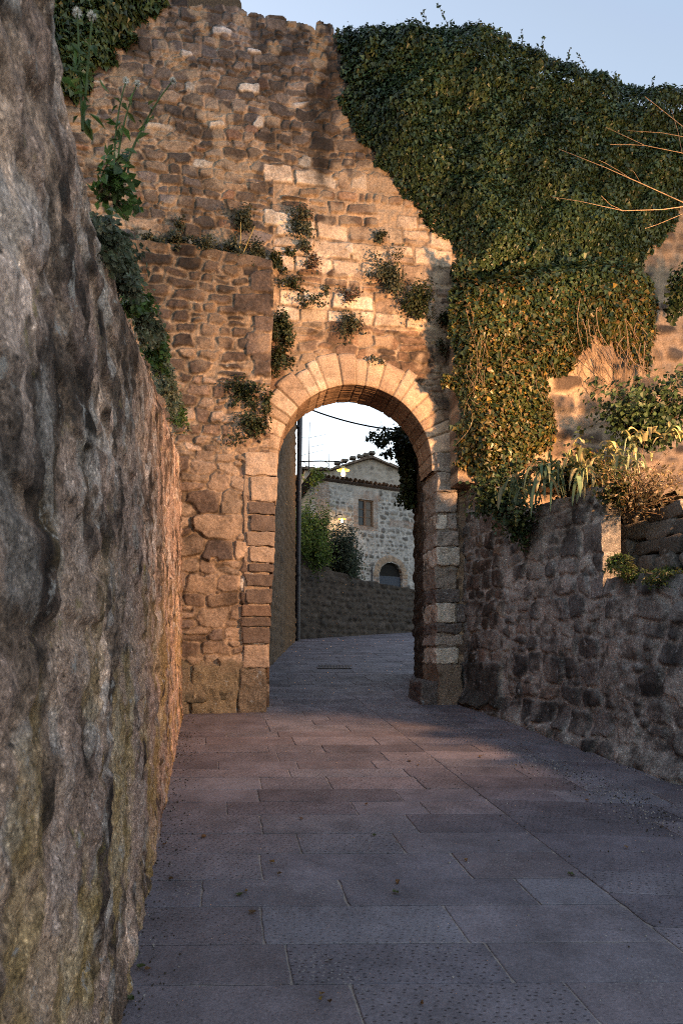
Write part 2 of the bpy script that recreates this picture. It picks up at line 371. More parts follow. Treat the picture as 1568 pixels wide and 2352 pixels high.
def tubes(name, parent, mat, lst, k=5):
    VV = []; QQ = []; o = 0
    for (pts, r0, r1) in lst:
        V, q = tube_geo(pts, r0, r1, k); VV.append(V); QQ.append(q + o); o += len(V)
    return mesh_obj(name, np.concatenate(VV), np.concatenate(QQ), mat, parent)
def unit(a): return a / np.maximum(np.linalg.norm(a, axis=-1, keepdims=True), 1e-9)
def leaf_geo(P, N, T, size, wid=.42, fold=.14, lobed=False):
    N = unit(N); T = unit(T - N * (T * N).sum(-1, keepdims=True)); S = np.cross(N, T)
    s = np.asarray(size)[:, None]
    if lobed:   # ivy: five points
        prof = [(0, 0, 0), (-.5, .18, .1), (-.30, .45, .06), (0, 1., -.05), (.30, .45, .06), (.5, .18, .1)]
        V = np.stack([P + s * (a * S + b * T + c * N) for a, b, c in prof], 1).reshape(-1, 3)
        o = np.arange(len(P))[:, None] * 6
        tr = np.concatenate([o + np.array([[0, 2, 1]]), o + np.array([[0, 3, 2]]), o + np.array([[0, 4, 3]]), o + np.array([[0, 5, 4]])])
        return V, tr, 6
    prof = [(0, 0, 0), (-wid, .5, fold), (0, 1., -.06), (wid, .5, fold)]
    V = np.stack([P + s * (a * S + b * T + c * N) for a, b, c in prof], 1).reshape(-1, 3)
    o = np.arange(len(P))[:, None] * 4
    return V, np.concatenate([o + np.array([[0, 2, 1]]), o + np.array([[0, 3, 2]])]), 4
def leaves(name, parent, mat, P, N, T, size, col, wid=.42, lobed=False):
    V, tr, k = leaf_geo(P, N, T, size, wid, lobed=lobed)
    return mesh_obj(name, V, tr, mat, parent, np.repeat(col, k, 0), smooth=False)
def pick(rng, pal, n, vj=.25):
    P = np.array([p[:3] for p in pal]); w = np.array([p[3] for p in pal], float); w /= w.sum()
    return np.clip(P[rng.choice(len(P), n, p=w)] * (1 + vj * rng.normal(size=(n, 1))), .004, .8)
def inpoly(x, y, poly):
    x = np.asarray(x); y = np.asarray(y); r = np.zeros(x.shape, bool); n = len(poly)
    for i in range(n):
        x0, y0 = poly[i]; x1, y1 = poly[(i + 1) % n]
        c = ((y0 > y) != (y1 > y)) & (x < (x1 - x0) * (y - y0) / (y1 - y0 + 1e-12) + x0)
        r ^= c
    return r
def pdist(x, y, poly):
    d = np.full(np.shape(x), 1e9); n = len(poly)
    for i in range(n):
        x0, y0 = poly[i]; x1, y1 = poly[(i + 1) % n]; dx, dy = x1 - x0, y1 - y0
        t = np.clip(((x - x0) * dx + (y - y0) * dy) / (dx * dx + dy * dy + 1e-12), 0, 1)
        d = np.minimum(d, np.hypot(x - x0 - t * dx, y - y0 - t * dy))
    return d

# ------------------------------------------------------------------ the gate plane
TH = R(8); GC, GS = math.cos(TH), math.sin(TH); G0 = 9.6
GUD = (GC, GS); GND = (GS, -GC)
def hit(x, y, off=0.):
    a = (x - 784) / F; t = (G0 * GC - off) / (GC - a * GS)
    return t * a * GC + (t - G0) * GS, EYE + (HZ - y) * t / F
def gbase(U, off=0.): return U * GC + off * GS, G0 + U * GS - off * GC
def gp(u, z, off=0.):
    x, y = gbase(u, off); return np.array([x, y, z])
def gpx(x, y, off=0.): return gp(*hit(x, y, off), off)
AU, AZ = hit(815, 1063); AU += .015; AR = 1.095
def ground(y): return SL * y

# ================================================================== SETTING
# terrain, one sheet to the horizon
xs = np.concatenate([np.linspace(-600, -15, 12), np.linspace(-12, 14, 27), np.linspace(18, 600, 12)])
ys = np.concatenate([np.linspace(-600, -10, 10), np.linspace(-8, 40, 25), np.linspace(45, 900, 14)])
XX, YY = np.meshgrid(xs, ys)
ZZ = SL * np.clip(YY, -10, 40) - .12
ix = np.arange(XX.size).reshape(XX.shape)
mesh_obj('ground', np.stack([XX, YY, ZZ], -1).reshape(-1, 3), np.stack([ix[:-1, :-1], ix[:-1, 1:], ix[1:, 1:], ix[1:, :-1]], -1).reshape(-1, 4), M_soil, None,
         np.ones((XX.size, 3)) * np.array((.10, .09, .07)))['kind'] = 'structure'

# paved lane
def mat_road():
    m, n, L, p = newmat('stone_paving')
    at = n.new('ShaderNodeAttribute'); at.attribute_name = 'Col'; pt = n.new('ShaderNodeAttribute'); pt.attribute_name = 'pit'
    tc = n.new('ShaderNodeTexCoord')
    def noise(scale, det=5, ro=.6):
        t = n.new('ShaderNodeTexNoise'); t.inputs['Scale'].default_value = scale; t.inputs['Detail'].default_value = det; t.inputs['Roughness'].default_value = ro
        L.new(tc.outputs['Object'], t.inputs[0]); return t
    def rng_(src, a, b, c, d):
        r = n.new('ShaderNodeMapRange'); r.inputs[1].default_value = a; r.inputs[2].default_value = b; r.inputs[3].default_value = c; r.inputs[4].default_value = d
        L.new(src, r.inputs[0]); return r.outputs[0]
    def mul(a, b, op='MULTIPLY'):
        t = n.new('ShaderNodeMath'); t.operation = op
        for i, v in enumerate((a, b)):
            if isinstance(v, (int, float)): t.inputs[i].default_value = v
            else: L.new(v, t.inputs[i])
        return t.outputs[0]
    g = rng_(noise(70, 6, .7).outputs[0], .3, .7, .7, 1.3); b = rng_(noise(2.6, 6, .7).outputs[0], .3, .7, .62, 1.35)
    mp = n.new('ShaderNodeMapping'); mp.inputs['Scale'].default_value = (21, 33, 1); mp.inputs['Rotation'].default_value = (0, 0, R(14)); L.new(tc.outputs['Object'], mp.inputs[0])
    vo = n.new('ShaderNodeTexVoronoi'); vo.voronoi_dimensions = '2D'; vo.inputs['Scale'].default_value = 1; vo.inputs['Randomness'].default_value = .55; L.new(mp.outputs[0], vo.inputs[0])
    pit = mul(rng_(vo.outputs['Distance'], .06, .19, 1, 0), pt.outputs['Fac'])
    dark = mul(1, mul(pit, .62), 'SUBTRACT')
    v2 = n.new('ShaderNodeTexVoronoi'); v2.voronoi_dimensions = '2D'; v2.inputs['Scale'].default_value = 34; L.new(tc.outputs['Object'], v2.inputs[0])
    sp = mul(rng_(v2.outputs['Distance'], .10, .2, 1, 0), rng_(noise(1.7, 2).outputs[0], .56, .70, 0, .75))
    k = mul(mul(g, b), dark)
    mx = n.new('ShaderNodeMix'); mx.data_type = 'RGBA'; mx.blend_type = 'MULTIPLY'; mx.inputs[0].default_value = 1
    L.new(at.outputs[0], mx.inputs[6]); L.new(k, mx.inputs[7])
    m2 = n.new('ShaderNodeMix'); m2.data_type = 'RGBA'; L.new(sp, m2.inputs[0]); L.new(mx.outputs[2], m2.inputs[6]); m2.inputs[7].default_value = (.30, .28, .27, 1)
    L.new(m2.outputs[2], p.inputs['Base Color'])
    L.new(rng_(noise(9).outputs[0], .3, .7, .55, .85), p.inputs['Roughness'])
    h = mul(mul(noise(55, 4).outputs[0], .5), mul(pit, 1.4), 'SUBTRACT')
    bp = n.new('ShaderNodeBump'); bp.inputs['Strength'].default_value = .55; bp.inputs['Distance'].default_value = .008; L.new(h, bp.inputs['Height']); L.new(bp.outputs[0], p.inputs['Normal'])
    return m
M_road = mat_road()
def build_road():
    rng = np.random.default_rng(5); VV = []; QQ = []; TT = []; CC = []; PP = []; o = [0]
    pal = [(.152, .138, .158), (.138, .125, .145), (.168, .150, .170), (.124, .110, .128), (.160, .150, .172), (.152, .131, .146)]
    def slab(c4):
        c4 = np.array(c4); ctr = c4.mean(0)
        def inset(q, g):
            d = q - ctr; L = np.linalg.norm(d, axis=1, keepdims=True); return ctr + d * np.maximum(.05, 1 - g * 1.6 / np.maximum(L, .05))
        nseg = 7; pts = []
        for i in range(4):
            p, q = c4[i], c4[(i + 1) % 4]; tt = np.linspace(0, 1, nseg, endpoint=False)[:, None]; pts.append(p + (q - p) * tt)
        ring = np.concatenate(pts); n = len(ring)
        w = .002 + .002 * rng.random(n) + np.where(rng.random(n) < .05, rng.uniform(.002, .008, n), 0); w[::nseg] += rng.uniform(.0, .005, 4)
        def ins(g): d = ring - ctr; L_ = np.linalg.norm(d, axis=1, keepdims=True); return ctr + d * np.maximum(.05, 1 - (w + g)[:, None] * 1.5 / np.maximum(L_, .05))
        q0 = ins(0.); q1 = ins(.003)
        dz = float(np.clip(rng.normal() * .0018, -.003, .003)); tilt = rng.normal(size=2) * .0015
        def z3(q, e): return np.column_stack([q, SL * q[:, 1] + e + dz + ((q - ctr) * tilt).sum(1)])
        V = np.concatenate([z3(q0, -.02), z3(q0, -.003), z3(q1, 0), z3(ctr[None], .0005)])
        i0 = np.arange(n); i1 = (i0 + 1) % n
        QQ.append(np.concatenate([np.stack([i0, i1, n + i1, n + i0], -1), np.stack([n + i0, n + i1, 2 * n + i1, 2 * n + i0], -1)]) + o[0]); TT.append(np.stack([2 * n + i0, 2 * n + i1, np.full(n, 3 * n)], -1) + o[0])
        col = np.array(pal[rng.integers(len(pal))]) * rng.uniform(.84, 1.17); m = len(V)
        VV.append(V); CC.append(np.repeat(col[None], m, 0)); PP.append(np.full(m, rng.choice([0., .25, .6, 1.], p=[.14, .22, .34, .3]))); o[0] += m
    def xline(d): return .66 - .18 * (d - 7.8)
    def rows(d0, d1, xl, xr, skew, ref):
        d = d0
        while d < d1:
            h = rng.uniform(.25, .40); x = xl(d); first = True
            lim = xr(d)
            while x < lim - .05:
                w = rng.uniform(.45, 1.25)
                if x + w > lim - .25: w = lim - x
                def pt(xx, dd, edge):
                    if edge == 'r' : xx = xr(dd)
                    if edge == 'l' : xx = xl(dd)
                    return [xx, dd + skew * (xx - ref(dd))]
                lf = 'l' if first else ''; rt = 'r' if abs(x + w - lim) < 1e-6 else ''
                lean = -.18 * h
                slab([pt(x, d, lf), pt(x + w, d, rt), pt(x + w + lean, d + h, rt), pt(x + lean, d + h, lf)])
                x += w; first = False
            d += h
    rows(-3, 10.5, lambda d: -.55 - .19 * max(d, 1.), xline, .015, xline)
    rows(-3, 10.7, xline, lambda d: 4.6 - .27 * d + .25, -.10, xline)
    rows(10.5, 14, lambda d: -1.75, lambda d: 1.7, .02, lambda d: 0)
    rows(14, 28.5, lambda d: -1.75, lambda d: 1.7 + (d - 14) * .45, .03, lambda d: 0)
    # bedding between and under the slabs
    bx = np.array([-2.6, 12]); by = np.linspace(-4, 30, 18); X, Y = np.meshgrid(bx, by); ix = np.arange(X.size).reshape(X.shape)
    V = np.stack([X, Y, SL * Y - .0075], -1).reshape(-1, 3)
    VV.append(V); QQ.append(np.stack([ix[:-1, :-1], ix[:-1, 1:], ix[1:, 1:], ix[1:, :-1]], -1).reshape(-1, 4) + o[0]); CC.append(np.ones((len(V), 3)) * np.array((.30, .26, .235))); PP.append(np.zeros(len(V)))
    r = mesh_obj('paved_lane', np.concatenate(VV), [np.concatenate(QQ), np.concatenate(TT)], M_road, None, np.concatenate(CC), smooth=False, pit=np.concatenate(PP)); r['kind'] = 'structure'
build_road()

# ================================================================== GATE
gate = thing('town_gate', 'tall old stone town gate wall with a round arch over the lane', 'gate', gp(AU, ground(9.7)))
P_rub = [(.115, .088, .072, 3), (.16, .12, .095, 3), (.22, .165, .125, 2.5), (.08, .066, .06, 2), (.28, .205, .15, 1.5), (.13, .11, .108, 2.5), (.20, .12, .085, .6)]
P_ash = [(.50, .395, .31, 4), (.42, .33, .25, 3), (.54, .45, .37, 2), (.30, .22, .165, 2), (.22, .16, .12, .7)]
P_mid = [(.16, .105, .075, 3), (.22, .14, .095, 2), (.12, .085, .065, 2), (.28, .20, .14, 1)]
P_pier = [(.27, .20, .15, 3), (.20, .145, .11, 3), (.34, .26, .20, 2), (.14, .10, .08, 2), (.17, .13, .115, 1)]
def zpx(y): return hit(800, y)[1]
def build_gate_wall():
    u0, u1 = -5.2, hit(1052, 800)[0]
    ms = Masonry(11, u0, u1, .4, 11.4, .0105, warp=.035, ws=.24, mortar=(.36, .262, .185))
    ua = hit(597, 500)[0]
    inash = lambda u, z: (u > ua - .25 + .5 * vn(np.array(z * 2.2), np.array(0.), 3)) and zpx(655) < z < zpx(395) - .25 * max(0, (u - .9)) * 0 and True
    inash2 = lambda u, z: u > hit(628, 700)[0] and zpx(745) < z <= zpx(655)
    isash = lambda u, z: inash(u, z) or inash2(u, z)
    # ashlar bands
    ms.lay(ua - .3, u1, zpx(745), zpx(395), (.19, .30), (1.0, 2.6), .016, P_ash, keep=lambda u, z: isash(u, z) and vn(np.array(z * 3.1), np.array(u * .35), 8) > .24, jit=.05, rot=.012, rnd=(.1, .3), hh=(0, .012), split=.14, wav=.05, valj=.10)
    ms.lay(ua - .3, u1, zpx(745), zpx(395), (.12, .19), (1.2, 2.8), .02, P_mid, keep=lambda u, z: isash(u, z) and vn(np.array(z * 3.1), np.array(u * .35), 8) <= .24, jit=.12, rot=.03, wav=.05)
    zj = zpx(655) ; wob = .16 * (fbm(ms.U * 1.5, ms.V * 1.5, 7, 3) - .5)
    up = (ms.V + wob > zpx(410)) | ((ms.U < ua - .05 + wob * 2) & (ms.V > zpx(660))) | ((ms.U < hit(628, 700)[0]) & (ms.V > zpx(745)))
    hi = ms.V + wob * 2 > zpx(320)
    ms.rubble(u0, u1, zpx(760), zpx(290), (.085, .18), (1.0, 2.6), .012, P_rub, mask=up & ~hi, white=.01, lim=1.45)
    ms.rubble(u0, u1, zpx(340), 11.4, (.085, .19), (.8, 2.0), .010, P_rub, mask=hi, white=.02, rot=.18, lim=1.5)
    ms.rubble(hit(560, 800)[0], u1, zpx(1120), zpx(735), (.14, .23), (1.1, 2.4), .008, P_mid, mask=(ms.V > zpx(1120)) & (ms.V < zpx(745) + wob), small=.25)
    ms.rubble(u0, u1, .4, zpx(1120), (.18, .3), (1., 2.4), .022, P_mid, mask=ms.V <= zpx(1120))
    for (x, y, w, h) in ((510, 75, .26, .11), (427, 127, .15, .10), (573, 203, .28, .13), (595, 285, .13, .17), (583, 120, .2, .07), (790, 571, .25, .15), (640, 500, .36, .20), (500, 290, .22, .08)):
        u, z = hit(x, y); ms.stone(u, z, w / 2 * 1.1, h / 2 * 1.1, .05, .04, .03, 0, 0, (.56, .50, .44))
    def tint(U, V, C, m):
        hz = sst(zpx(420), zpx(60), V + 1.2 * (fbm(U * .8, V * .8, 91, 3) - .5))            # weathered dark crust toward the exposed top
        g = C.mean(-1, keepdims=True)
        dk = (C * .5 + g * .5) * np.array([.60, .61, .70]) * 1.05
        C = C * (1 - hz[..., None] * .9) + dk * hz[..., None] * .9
        # black run-off stain below the top
        us = hit(738, 400)[0]
        st = np.exp(-((U - us - .06 * (vn(V * 2, V * 0, 5) - .5)) / (.13 + .08 * vn(V * 4, V * 0, 6))) ** 2) * sst(zpx(560), zpx(400), V) * (.45 + .9 * fbm(U * 7, V * 4, 93, 3))
        C = C * (1 - .78 * np.clip(st, 0, 1))[..., None]
        p = sst(.60, .75, fbm(U * 1.3, V * 1.6, 95, 4))
        C = C * (1 - .35 * p)[..., None]
        w = sst(.56, .66, fbm(U * 3, V * 3, 97, 4)) * .5
        return C * (1 - w[..., None]) + np.array((.40, .31, .23)) * w[..., None]
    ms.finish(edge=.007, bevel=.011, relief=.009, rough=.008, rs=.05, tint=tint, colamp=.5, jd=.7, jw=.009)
    tp = [(-900, -100), (150, -60), (300, -40), (370, -8), (440, -2), (520, 6), (560, 12), (610, 22), (650, 30), (700, 48), (745, 60), (790, 72), (900, 85), (1060, 100)]
    tu = np.array([hit(x, y)[0] for x, y in tp]); tz = np.array([hit(x, y)[1] for x, y in tp])
    rng = np.random.default_rng(3); eds = np.cumsum(rng.uniform(.16, .45, 60)) - 6; stp = rng.uniform(-.10, .07, 61)
    def vt(u):
        k = np.searchsorted(eds, u); l = (u - eds[np.clip(k - 1, 0, 59)]) / (eds[np.clip(k, 0, 59)] - eds[np.clip(k - 1, 0, 59)] + 1e-6)
        return np.interp(u, tu, tz) + stp[np.clip(k, 0, 60)] - .05 * (2 * np.clip(l, 0, 1) - 1) ** 4 + .03 * (vn(u * 9, u * 0, 4) - .5)
    U, V = grid(u0, u1, lambda u: u * 0 + .4, lambda u: u * 0 + 11.38, .0118, .0118)
    hole = lambda u, z: (z > vt(u)) | ((np.abs(u - AU) < AR + .12) & (z < AZ + .02)) | (np.hypot(u - AU, z - AZ) < AR + .10)
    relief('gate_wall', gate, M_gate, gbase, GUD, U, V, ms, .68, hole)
    # right continuation of the curtain wall
    u2 = 10.
    ms = Masonry(12, u1, u2, .4, 11., .03, warp=.04, mortar=(.36, .26, .185))
    ms.rubble(u1, u2, .4, 11, (.15, .25), (1., 2.2), .05, P_rub[:5], lim=1.1)
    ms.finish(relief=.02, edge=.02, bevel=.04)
    tp2 = [(1030, 110), (1200, 160), (1400, 225), (1568, 270), (1900, 330), (2600, 380)]
    tu2 = np.array([hit(x, y)[0] for x, y in tp2]); tz2 = np.array([hit(x, y)[1] for x, y in tp2])
    U, V = grid(u1, u2, lambda u: u * 0 + .4, lambda u: np.interp(u, tu2, tz2) + .1 * (vn(u * 3, u * 0, 9) - .5), .035, .035)
    relief('curtain_wall', gate, M_gate, gbase, GUD, U, V, ms, .68)
    # left bastion block that carries the left pier
    PB = .33; hb = lambda x, y: hit(x, y, PB)
    ul = -5.2; e = [(560, 627), (700, 627), (860, 622), (930, 617), (1040, 620), (1150, 626), (1300, 620), (1500, 606), (1700, 596)]
    ev = np.array([hb(x, y)[1] for y, x in e])[::-1]; eu = np.array([hb(x, y)[0] for y, x in e])[::-1]
    ue = float(eu.max())
    ms = Masonry(13, ul, ue + .1, .3, 7.8, .0105, warp=.035, mortar=(.34, .245, .17))
    z1 = hb(400, 1040)[1]
    dk = [(.085, .06, .048, 3), (.12, .085, .065, 2), (.07, .055, .048, 2), (.17, .12, .085, 1)]
    zb_ = hb(400, 870)[1]; wb = ms.V + .2 * (fbm(ms.U * 1.5, ms.V * 1.5, 17, 3) - .5); zq = hb(400, 1535)[1]
    ms.rubble(ul, ue, zb_ - .3, 7.8, (.10, .18), (1.3, 3.0), .026, dk, mask=wb > zb_, lim=1.2, small=.2, slope=-.03)
    ms.rubble(ul, ue, z1 - .3, zb_ + .3, (.10, .20), (.9, 2.2), .018, [(.20, .135, .10, 3), (.13, .09, .07, 2), (.30, .215, .16, 2.5)], mask=(wb <= zb_) & (wb > z1), lim=1.3)
    ms.rubble(ul, ue, zq, z1 + .3, (.16, .29), (.9, 2.4), .010, P_pier, mask=(wb <= z1) & (ms.V > zq), white=.02, lim=1.22, hh=(0, .02))
    ms.lay(ul, ue, .3, hb(400, 1535)[1], (.55, .75), (.9, 1.8), .02, [(.17, .135, .09, 1), (.14, .115, .08, 1)], split=0, rot=0, rnd=(.05, .15))
    rq = np.random.default_rng(44); zq_ = hb(600, 860)[1]; k_ = 0
    while zq_ < 7.6:
        h_ = rq.uniform(.2, .34); w_ = rq.uniform(.3, .5) if k_ % 2 else rq.uniform(.2, .3); e_ = float(np.interp(zq_, ev, eu))
        ms.stone(e_ - w_ / 2 - .01, zq_ + h_ / 2, w_ / 2, h_ / 2 - .012, 0, .03, .02, 0, 0, np.array((.09, .066, .055)) * rq.uniform(.7, 1.6)); zq_ += h_; k_ += 1
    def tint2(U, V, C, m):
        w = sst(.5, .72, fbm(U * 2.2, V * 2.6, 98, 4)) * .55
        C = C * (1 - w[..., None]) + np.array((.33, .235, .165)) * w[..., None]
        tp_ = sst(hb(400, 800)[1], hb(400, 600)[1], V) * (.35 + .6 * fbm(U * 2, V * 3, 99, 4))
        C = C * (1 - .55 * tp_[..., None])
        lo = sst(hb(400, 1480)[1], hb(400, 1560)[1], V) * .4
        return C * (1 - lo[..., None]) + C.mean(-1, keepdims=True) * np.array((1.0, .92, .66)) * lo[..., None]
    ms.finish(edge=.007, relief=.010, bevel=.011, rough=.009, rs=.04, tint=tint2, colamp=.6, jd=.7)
    t3 = [(-900, 500), (250, 540), (430, 562), (560, 588), (627, 604), (700, 610)]
    t3u = np.array([hb(x, y)[0] for x, y in t3]); t3z = np.array([hb(x, y)[1] for x, y in t3])
    U, V = grid(ul, ue, lambda u: u * 0 + .3, lambda u: np.interp(u, t3u, t3z) + .05 * (vn(u * 5, u * 0, 4) - .5), .012, .012,
                ur=lambda v: np.interp(v, ev, eu) + .03 * (vn(v * 4, v * 0, 14) - .5))
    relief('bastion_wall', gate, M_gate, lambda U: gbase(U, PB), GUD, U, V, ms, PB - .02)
    # right buttress under the ivy
    PR = .42; br0, br1 = hit(1050, 700, PR)[0], hit(1405, 800, PR)[0]
    ms = Masonry(14, br0 - .1, br1 + .1, 3., 7.2, .03, warp=.04, mortar=(.38, .275, .19))
    ms.rubble(br0, br1, 3., 7.2, (.17, .28), (1., 2.3), .05, [(.2, .14, .1, 2), (.15, .11, .085, 2), (.26, .19, .14, 1)])
    ms.finish(relief=.03, edge=.02)
    U, V = grid(br0, br1, lambda u: u * 0 + 3.95, lambda u: u * 0 + hit(1100, 640, PR)[1] + .1 * (vn(u * 3, u * 0, 2) - .5), .035, .035)
    relief('buttress', gate, M_gate, lambda U: gbase(U, PR), GUD, U, V, ms, PR - .02)
build_gate_wall()

def build_arch():
    rng = np.random.default_rng(21)
    a0, a1 = R(-4), R(184); rt = .41; na = 330
    ang = np.linspace(a1, a0, na)                                  # left to right over the crown
    joints = [a1]
    while joints[-1] > a0: joints.append(joints[-1] - rng.uniform(R(5.5), R(12)))
    joints = np.array(joints)
    k = np.clip(np.searchsorted(-joints, -ang, side='right') - 1, 0, len(joints) - 2)
    nvs = len(joints)
    dj = np.minimum(np.abs(ang - joints[k]), np.abs(ang - joints[np.clip(k + 1, 0, nvs - 1)])) * (AR + .2)
    sh = rng.uniform(-.012, .02, nvs); ro = rng.uniform(-.05, .05, nvs); vcol = np.array([(.44, .335, .255), (.38, .285, .21), (.31, .225, .165), (.48, .375, .29)])[rng.integers(0, 4, nvs)] * rng.uniform(.8, 1.1, (nvs, 1))
    nr = 26; ndp = 40; D = .70
    rows = []; cols = []
    # outer return, front, soffit, back
    path = [('o', t) for t in np.linspace(-.12, 0, 5)[:-1]] + [('f', t) for t in np.linspace(0, 1, nr)] + [('s', t) for t in np.linspace(0, 1, ndp)[1:]] + [('b', t) for t in np.linspace(0, 1, 6)[1:]]
    outer = AR + rt + ro[k] + .015 * (vn(ang * 20, ang * 0, 2) - .5)
    groove = 1 - sst(.003, .016, dj)
    FR = .045
    for kind, t in path:
        if kind == 'o': r = outer; off = FR + t + sh[k]; dist_e = np.full(na, .3)
        elif kind == 'f':
            r = outer * (1 - t) + (AR + .02 * np.sin(k * 5.)) * t if False else outer * (1 - t) + AR * t
            off = FR + sh[k] - .022 * groove + .012 * (fbm(ang * 14, r * 14 + k, 31, 3) - .5) - .02 * sst(.85, 1, np.full(na, t)) - .015 * sst(.12, 0, np.full(na, t))
        elif kind == 's':
            jc = np.abs(((t * 3.0 + .37 * (k % 3)) % 1.) - .5) * 2
            r = AR - .0 + .012 * groove + .010 * sst(.92, 1, jc) + .012 * (fbm(ang * 12, t * 9 + k, 32, 3) - .5) + .02 * (rng.random(nvs)[k] - .5) * sst(0, .1, np.full(na, t))
            off = FR - .02 - t * (D)
        else:
            r = AR + t * (rt); off = np.full(na, FR - .02 - D)
        u = AU + np.cos(ang) * r; z = AZ + np.sin(ang) * r
        x, y = gbase(u, off); rows.append(np.stack([x, y, z], -1))
        f = (.55 + .9 * fbm(ang * 9 + k, np.full(na, t * 5. + (3 if kind == 's' else 0)), 33, 4))
        c = vcol[k] * f[:, None]
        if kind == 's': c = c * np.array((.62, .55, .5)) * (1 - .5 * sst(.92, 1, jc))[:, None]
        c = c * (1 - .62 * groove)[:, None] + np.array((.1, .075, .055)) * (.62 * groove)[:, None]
        cols.append(c)
    P = np.stack(rows); C = np.stack(cols); nv, nu = P.shape[:2]; ix = np.arange(nv * nu).reshape(nv, nu)
    q = np.stack([ix[:-1, :-1], ix[1:, :-1], ix[1:, 1:], ix[:-1, 1:]], -1).reshape(-1, 4)
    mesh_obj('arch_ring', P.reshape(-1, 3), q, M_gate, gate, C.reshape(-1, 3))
build_arch()

def build_jambs():
    rng = np.random.default_rng(8); L = []
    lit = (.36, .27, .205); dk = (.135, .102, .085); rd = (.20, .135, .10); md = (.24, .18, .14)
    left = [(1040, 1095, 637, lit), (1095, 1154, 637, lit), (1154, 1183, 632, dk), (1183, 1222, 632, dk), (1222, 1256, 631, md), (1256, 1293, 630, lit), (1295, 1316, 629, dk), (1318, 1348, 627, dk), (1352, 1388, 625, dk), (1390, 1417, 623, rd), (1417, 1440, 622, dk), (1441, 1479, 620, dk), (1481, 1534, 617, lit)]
    for (y0, y1, x, c) in left:
        e = hit(x, y0, .36)[0]; za, zb = hit(x, y1, .36)[1], hit(x, y0, .36)[1]; w = rng.uniform(.24, .42); w = .3 + .12 * rng.random()
        pr = .385 + rng.uniform(-.008, .012); nn = (pr + .66) / 2; off = (pr - .66) / 2
        p = gp(e - w / 2, (za + zb) / 2, off); L.append((p, (w / 2, nn, (zb - za) / 2 - .006), GUD, np.array(c) * rng.uniform(.85, 1.15)))
    for (y0, y1, x0, x1, c) in ((1534, 1652, 548, 612, (.17, .135, .10)), (1530, 1652, 440, 545, (.19, .155, .105)), (1536, 1652, 330, 437, (.15, .12, .085))):
        a, b = hit(x0, y0, .40)[0], hit(x1, y0, .40)[0]; za, zb = hit(x0, y1 + 20, .4)[1], hit(x0, y0, .4)[1]
        L.append((gp((a + b) / 2, (za + zb) / 2, (.40 - .66) / 2), ((b - a) / 2, .53, (zb - za) / 2), GUD, c))
    e0 = hit(622, 1300, .36)[0]; za, zb = hit(622, 1532, .36)[1], hit(630, 1045, .36)[1]
    blocks('jamb_core', gate, M_gate, [(gp(e0 - .19, (za + zb) / 2, -.145), (.17, .50, (zb - za) / 2), GUD, (.30, .22, .16))], n=60, amp=.012, rnd=.02, seed=9)
    blocks('left_jamb', gate, M_gate, L[:-3], n=22, amp=.018, rnd=.016, seed=4)
    blocks('plinth', gate, M_right, L[-3:], n=36, amp=.035, rnd=.035, seed=5)
    L = []
    pal = (.42, .38, .33); dk = (.11, .095, .09); md = (.24, .205, .18)
    right = [(1040, 1085, 993, 1058, md), (1085, 1130, 990, 1056, md), (1130, 1178, 989, 1056, md), (1179, 1217, 1002, 1030, pal), (1179, 1217, 1031, 1060, md), (1219, 1255, 990, 1058, md), (1257, 1300, 999, 1056, pal), (1302, 1352, 990, 1057, (.22, .19, .165)), (1353, 1385, 993, 1064, dk), (1386, 1430, 986, 1046, pal), (1386, 1430, 1047, 1066, dk), (1431, 1456, 990, 1066, dk), (1457, 1484, 992, 1066, md), (1486, 1526, 995, 1056, pal), (1527, 1640, 984, 1062, (.17, .13, .10))]
    for (y0, y1, x0, x1, c) in right:
        pr = .08 + rng.uniform(-.03, .035) + (.05 if y0 > 1500 else 0); x1 += rng.uniform(-8, 5)
        a, b = hit(x0, y0, pr)[0], hit(x1, y0, pr)[0]; za, zb = hit(x1, y1, pr)[1], hit(x1, y0, pr)[1]
        if y0 > 1500: za -= .2
        a0 = a if x0 > 1015 else max(a, AU + AR + .04)
        L.append((gp((a0 + b) / 2, (za + zb) / 2, (pr - .66) / 2), ((b - a0) / 2 - .004, (pr + .66) / 2, (zb - za) / 2 - .005), GUD, np.array(c) * rng.uniform(.9, 1.12)))
    zc = (hit(1030, 1530, .06)[1], hit(1030, 1045, .06)[1]); blocks('jamb_core', gate, M_right, [(gp(AU + AR + .21, sum(zc) / 2, -.30), (.15, .345, (zc[1] - zc[0]) / 2), GUD, (.20, .17, .145))], n=60, amp=.012, rnd=.02, seed=10)
    # low kerb boulder at the foot of the jamb
    L.append((gp(AU + AR - .06, .98, -.25), (.13, .38, .22), GUD, (.10, .085, .08)))
    blocks('right_jamb', gate, M_right, L, n=28, amp=.03, rnd=.025, seed=6)
build_jambs()

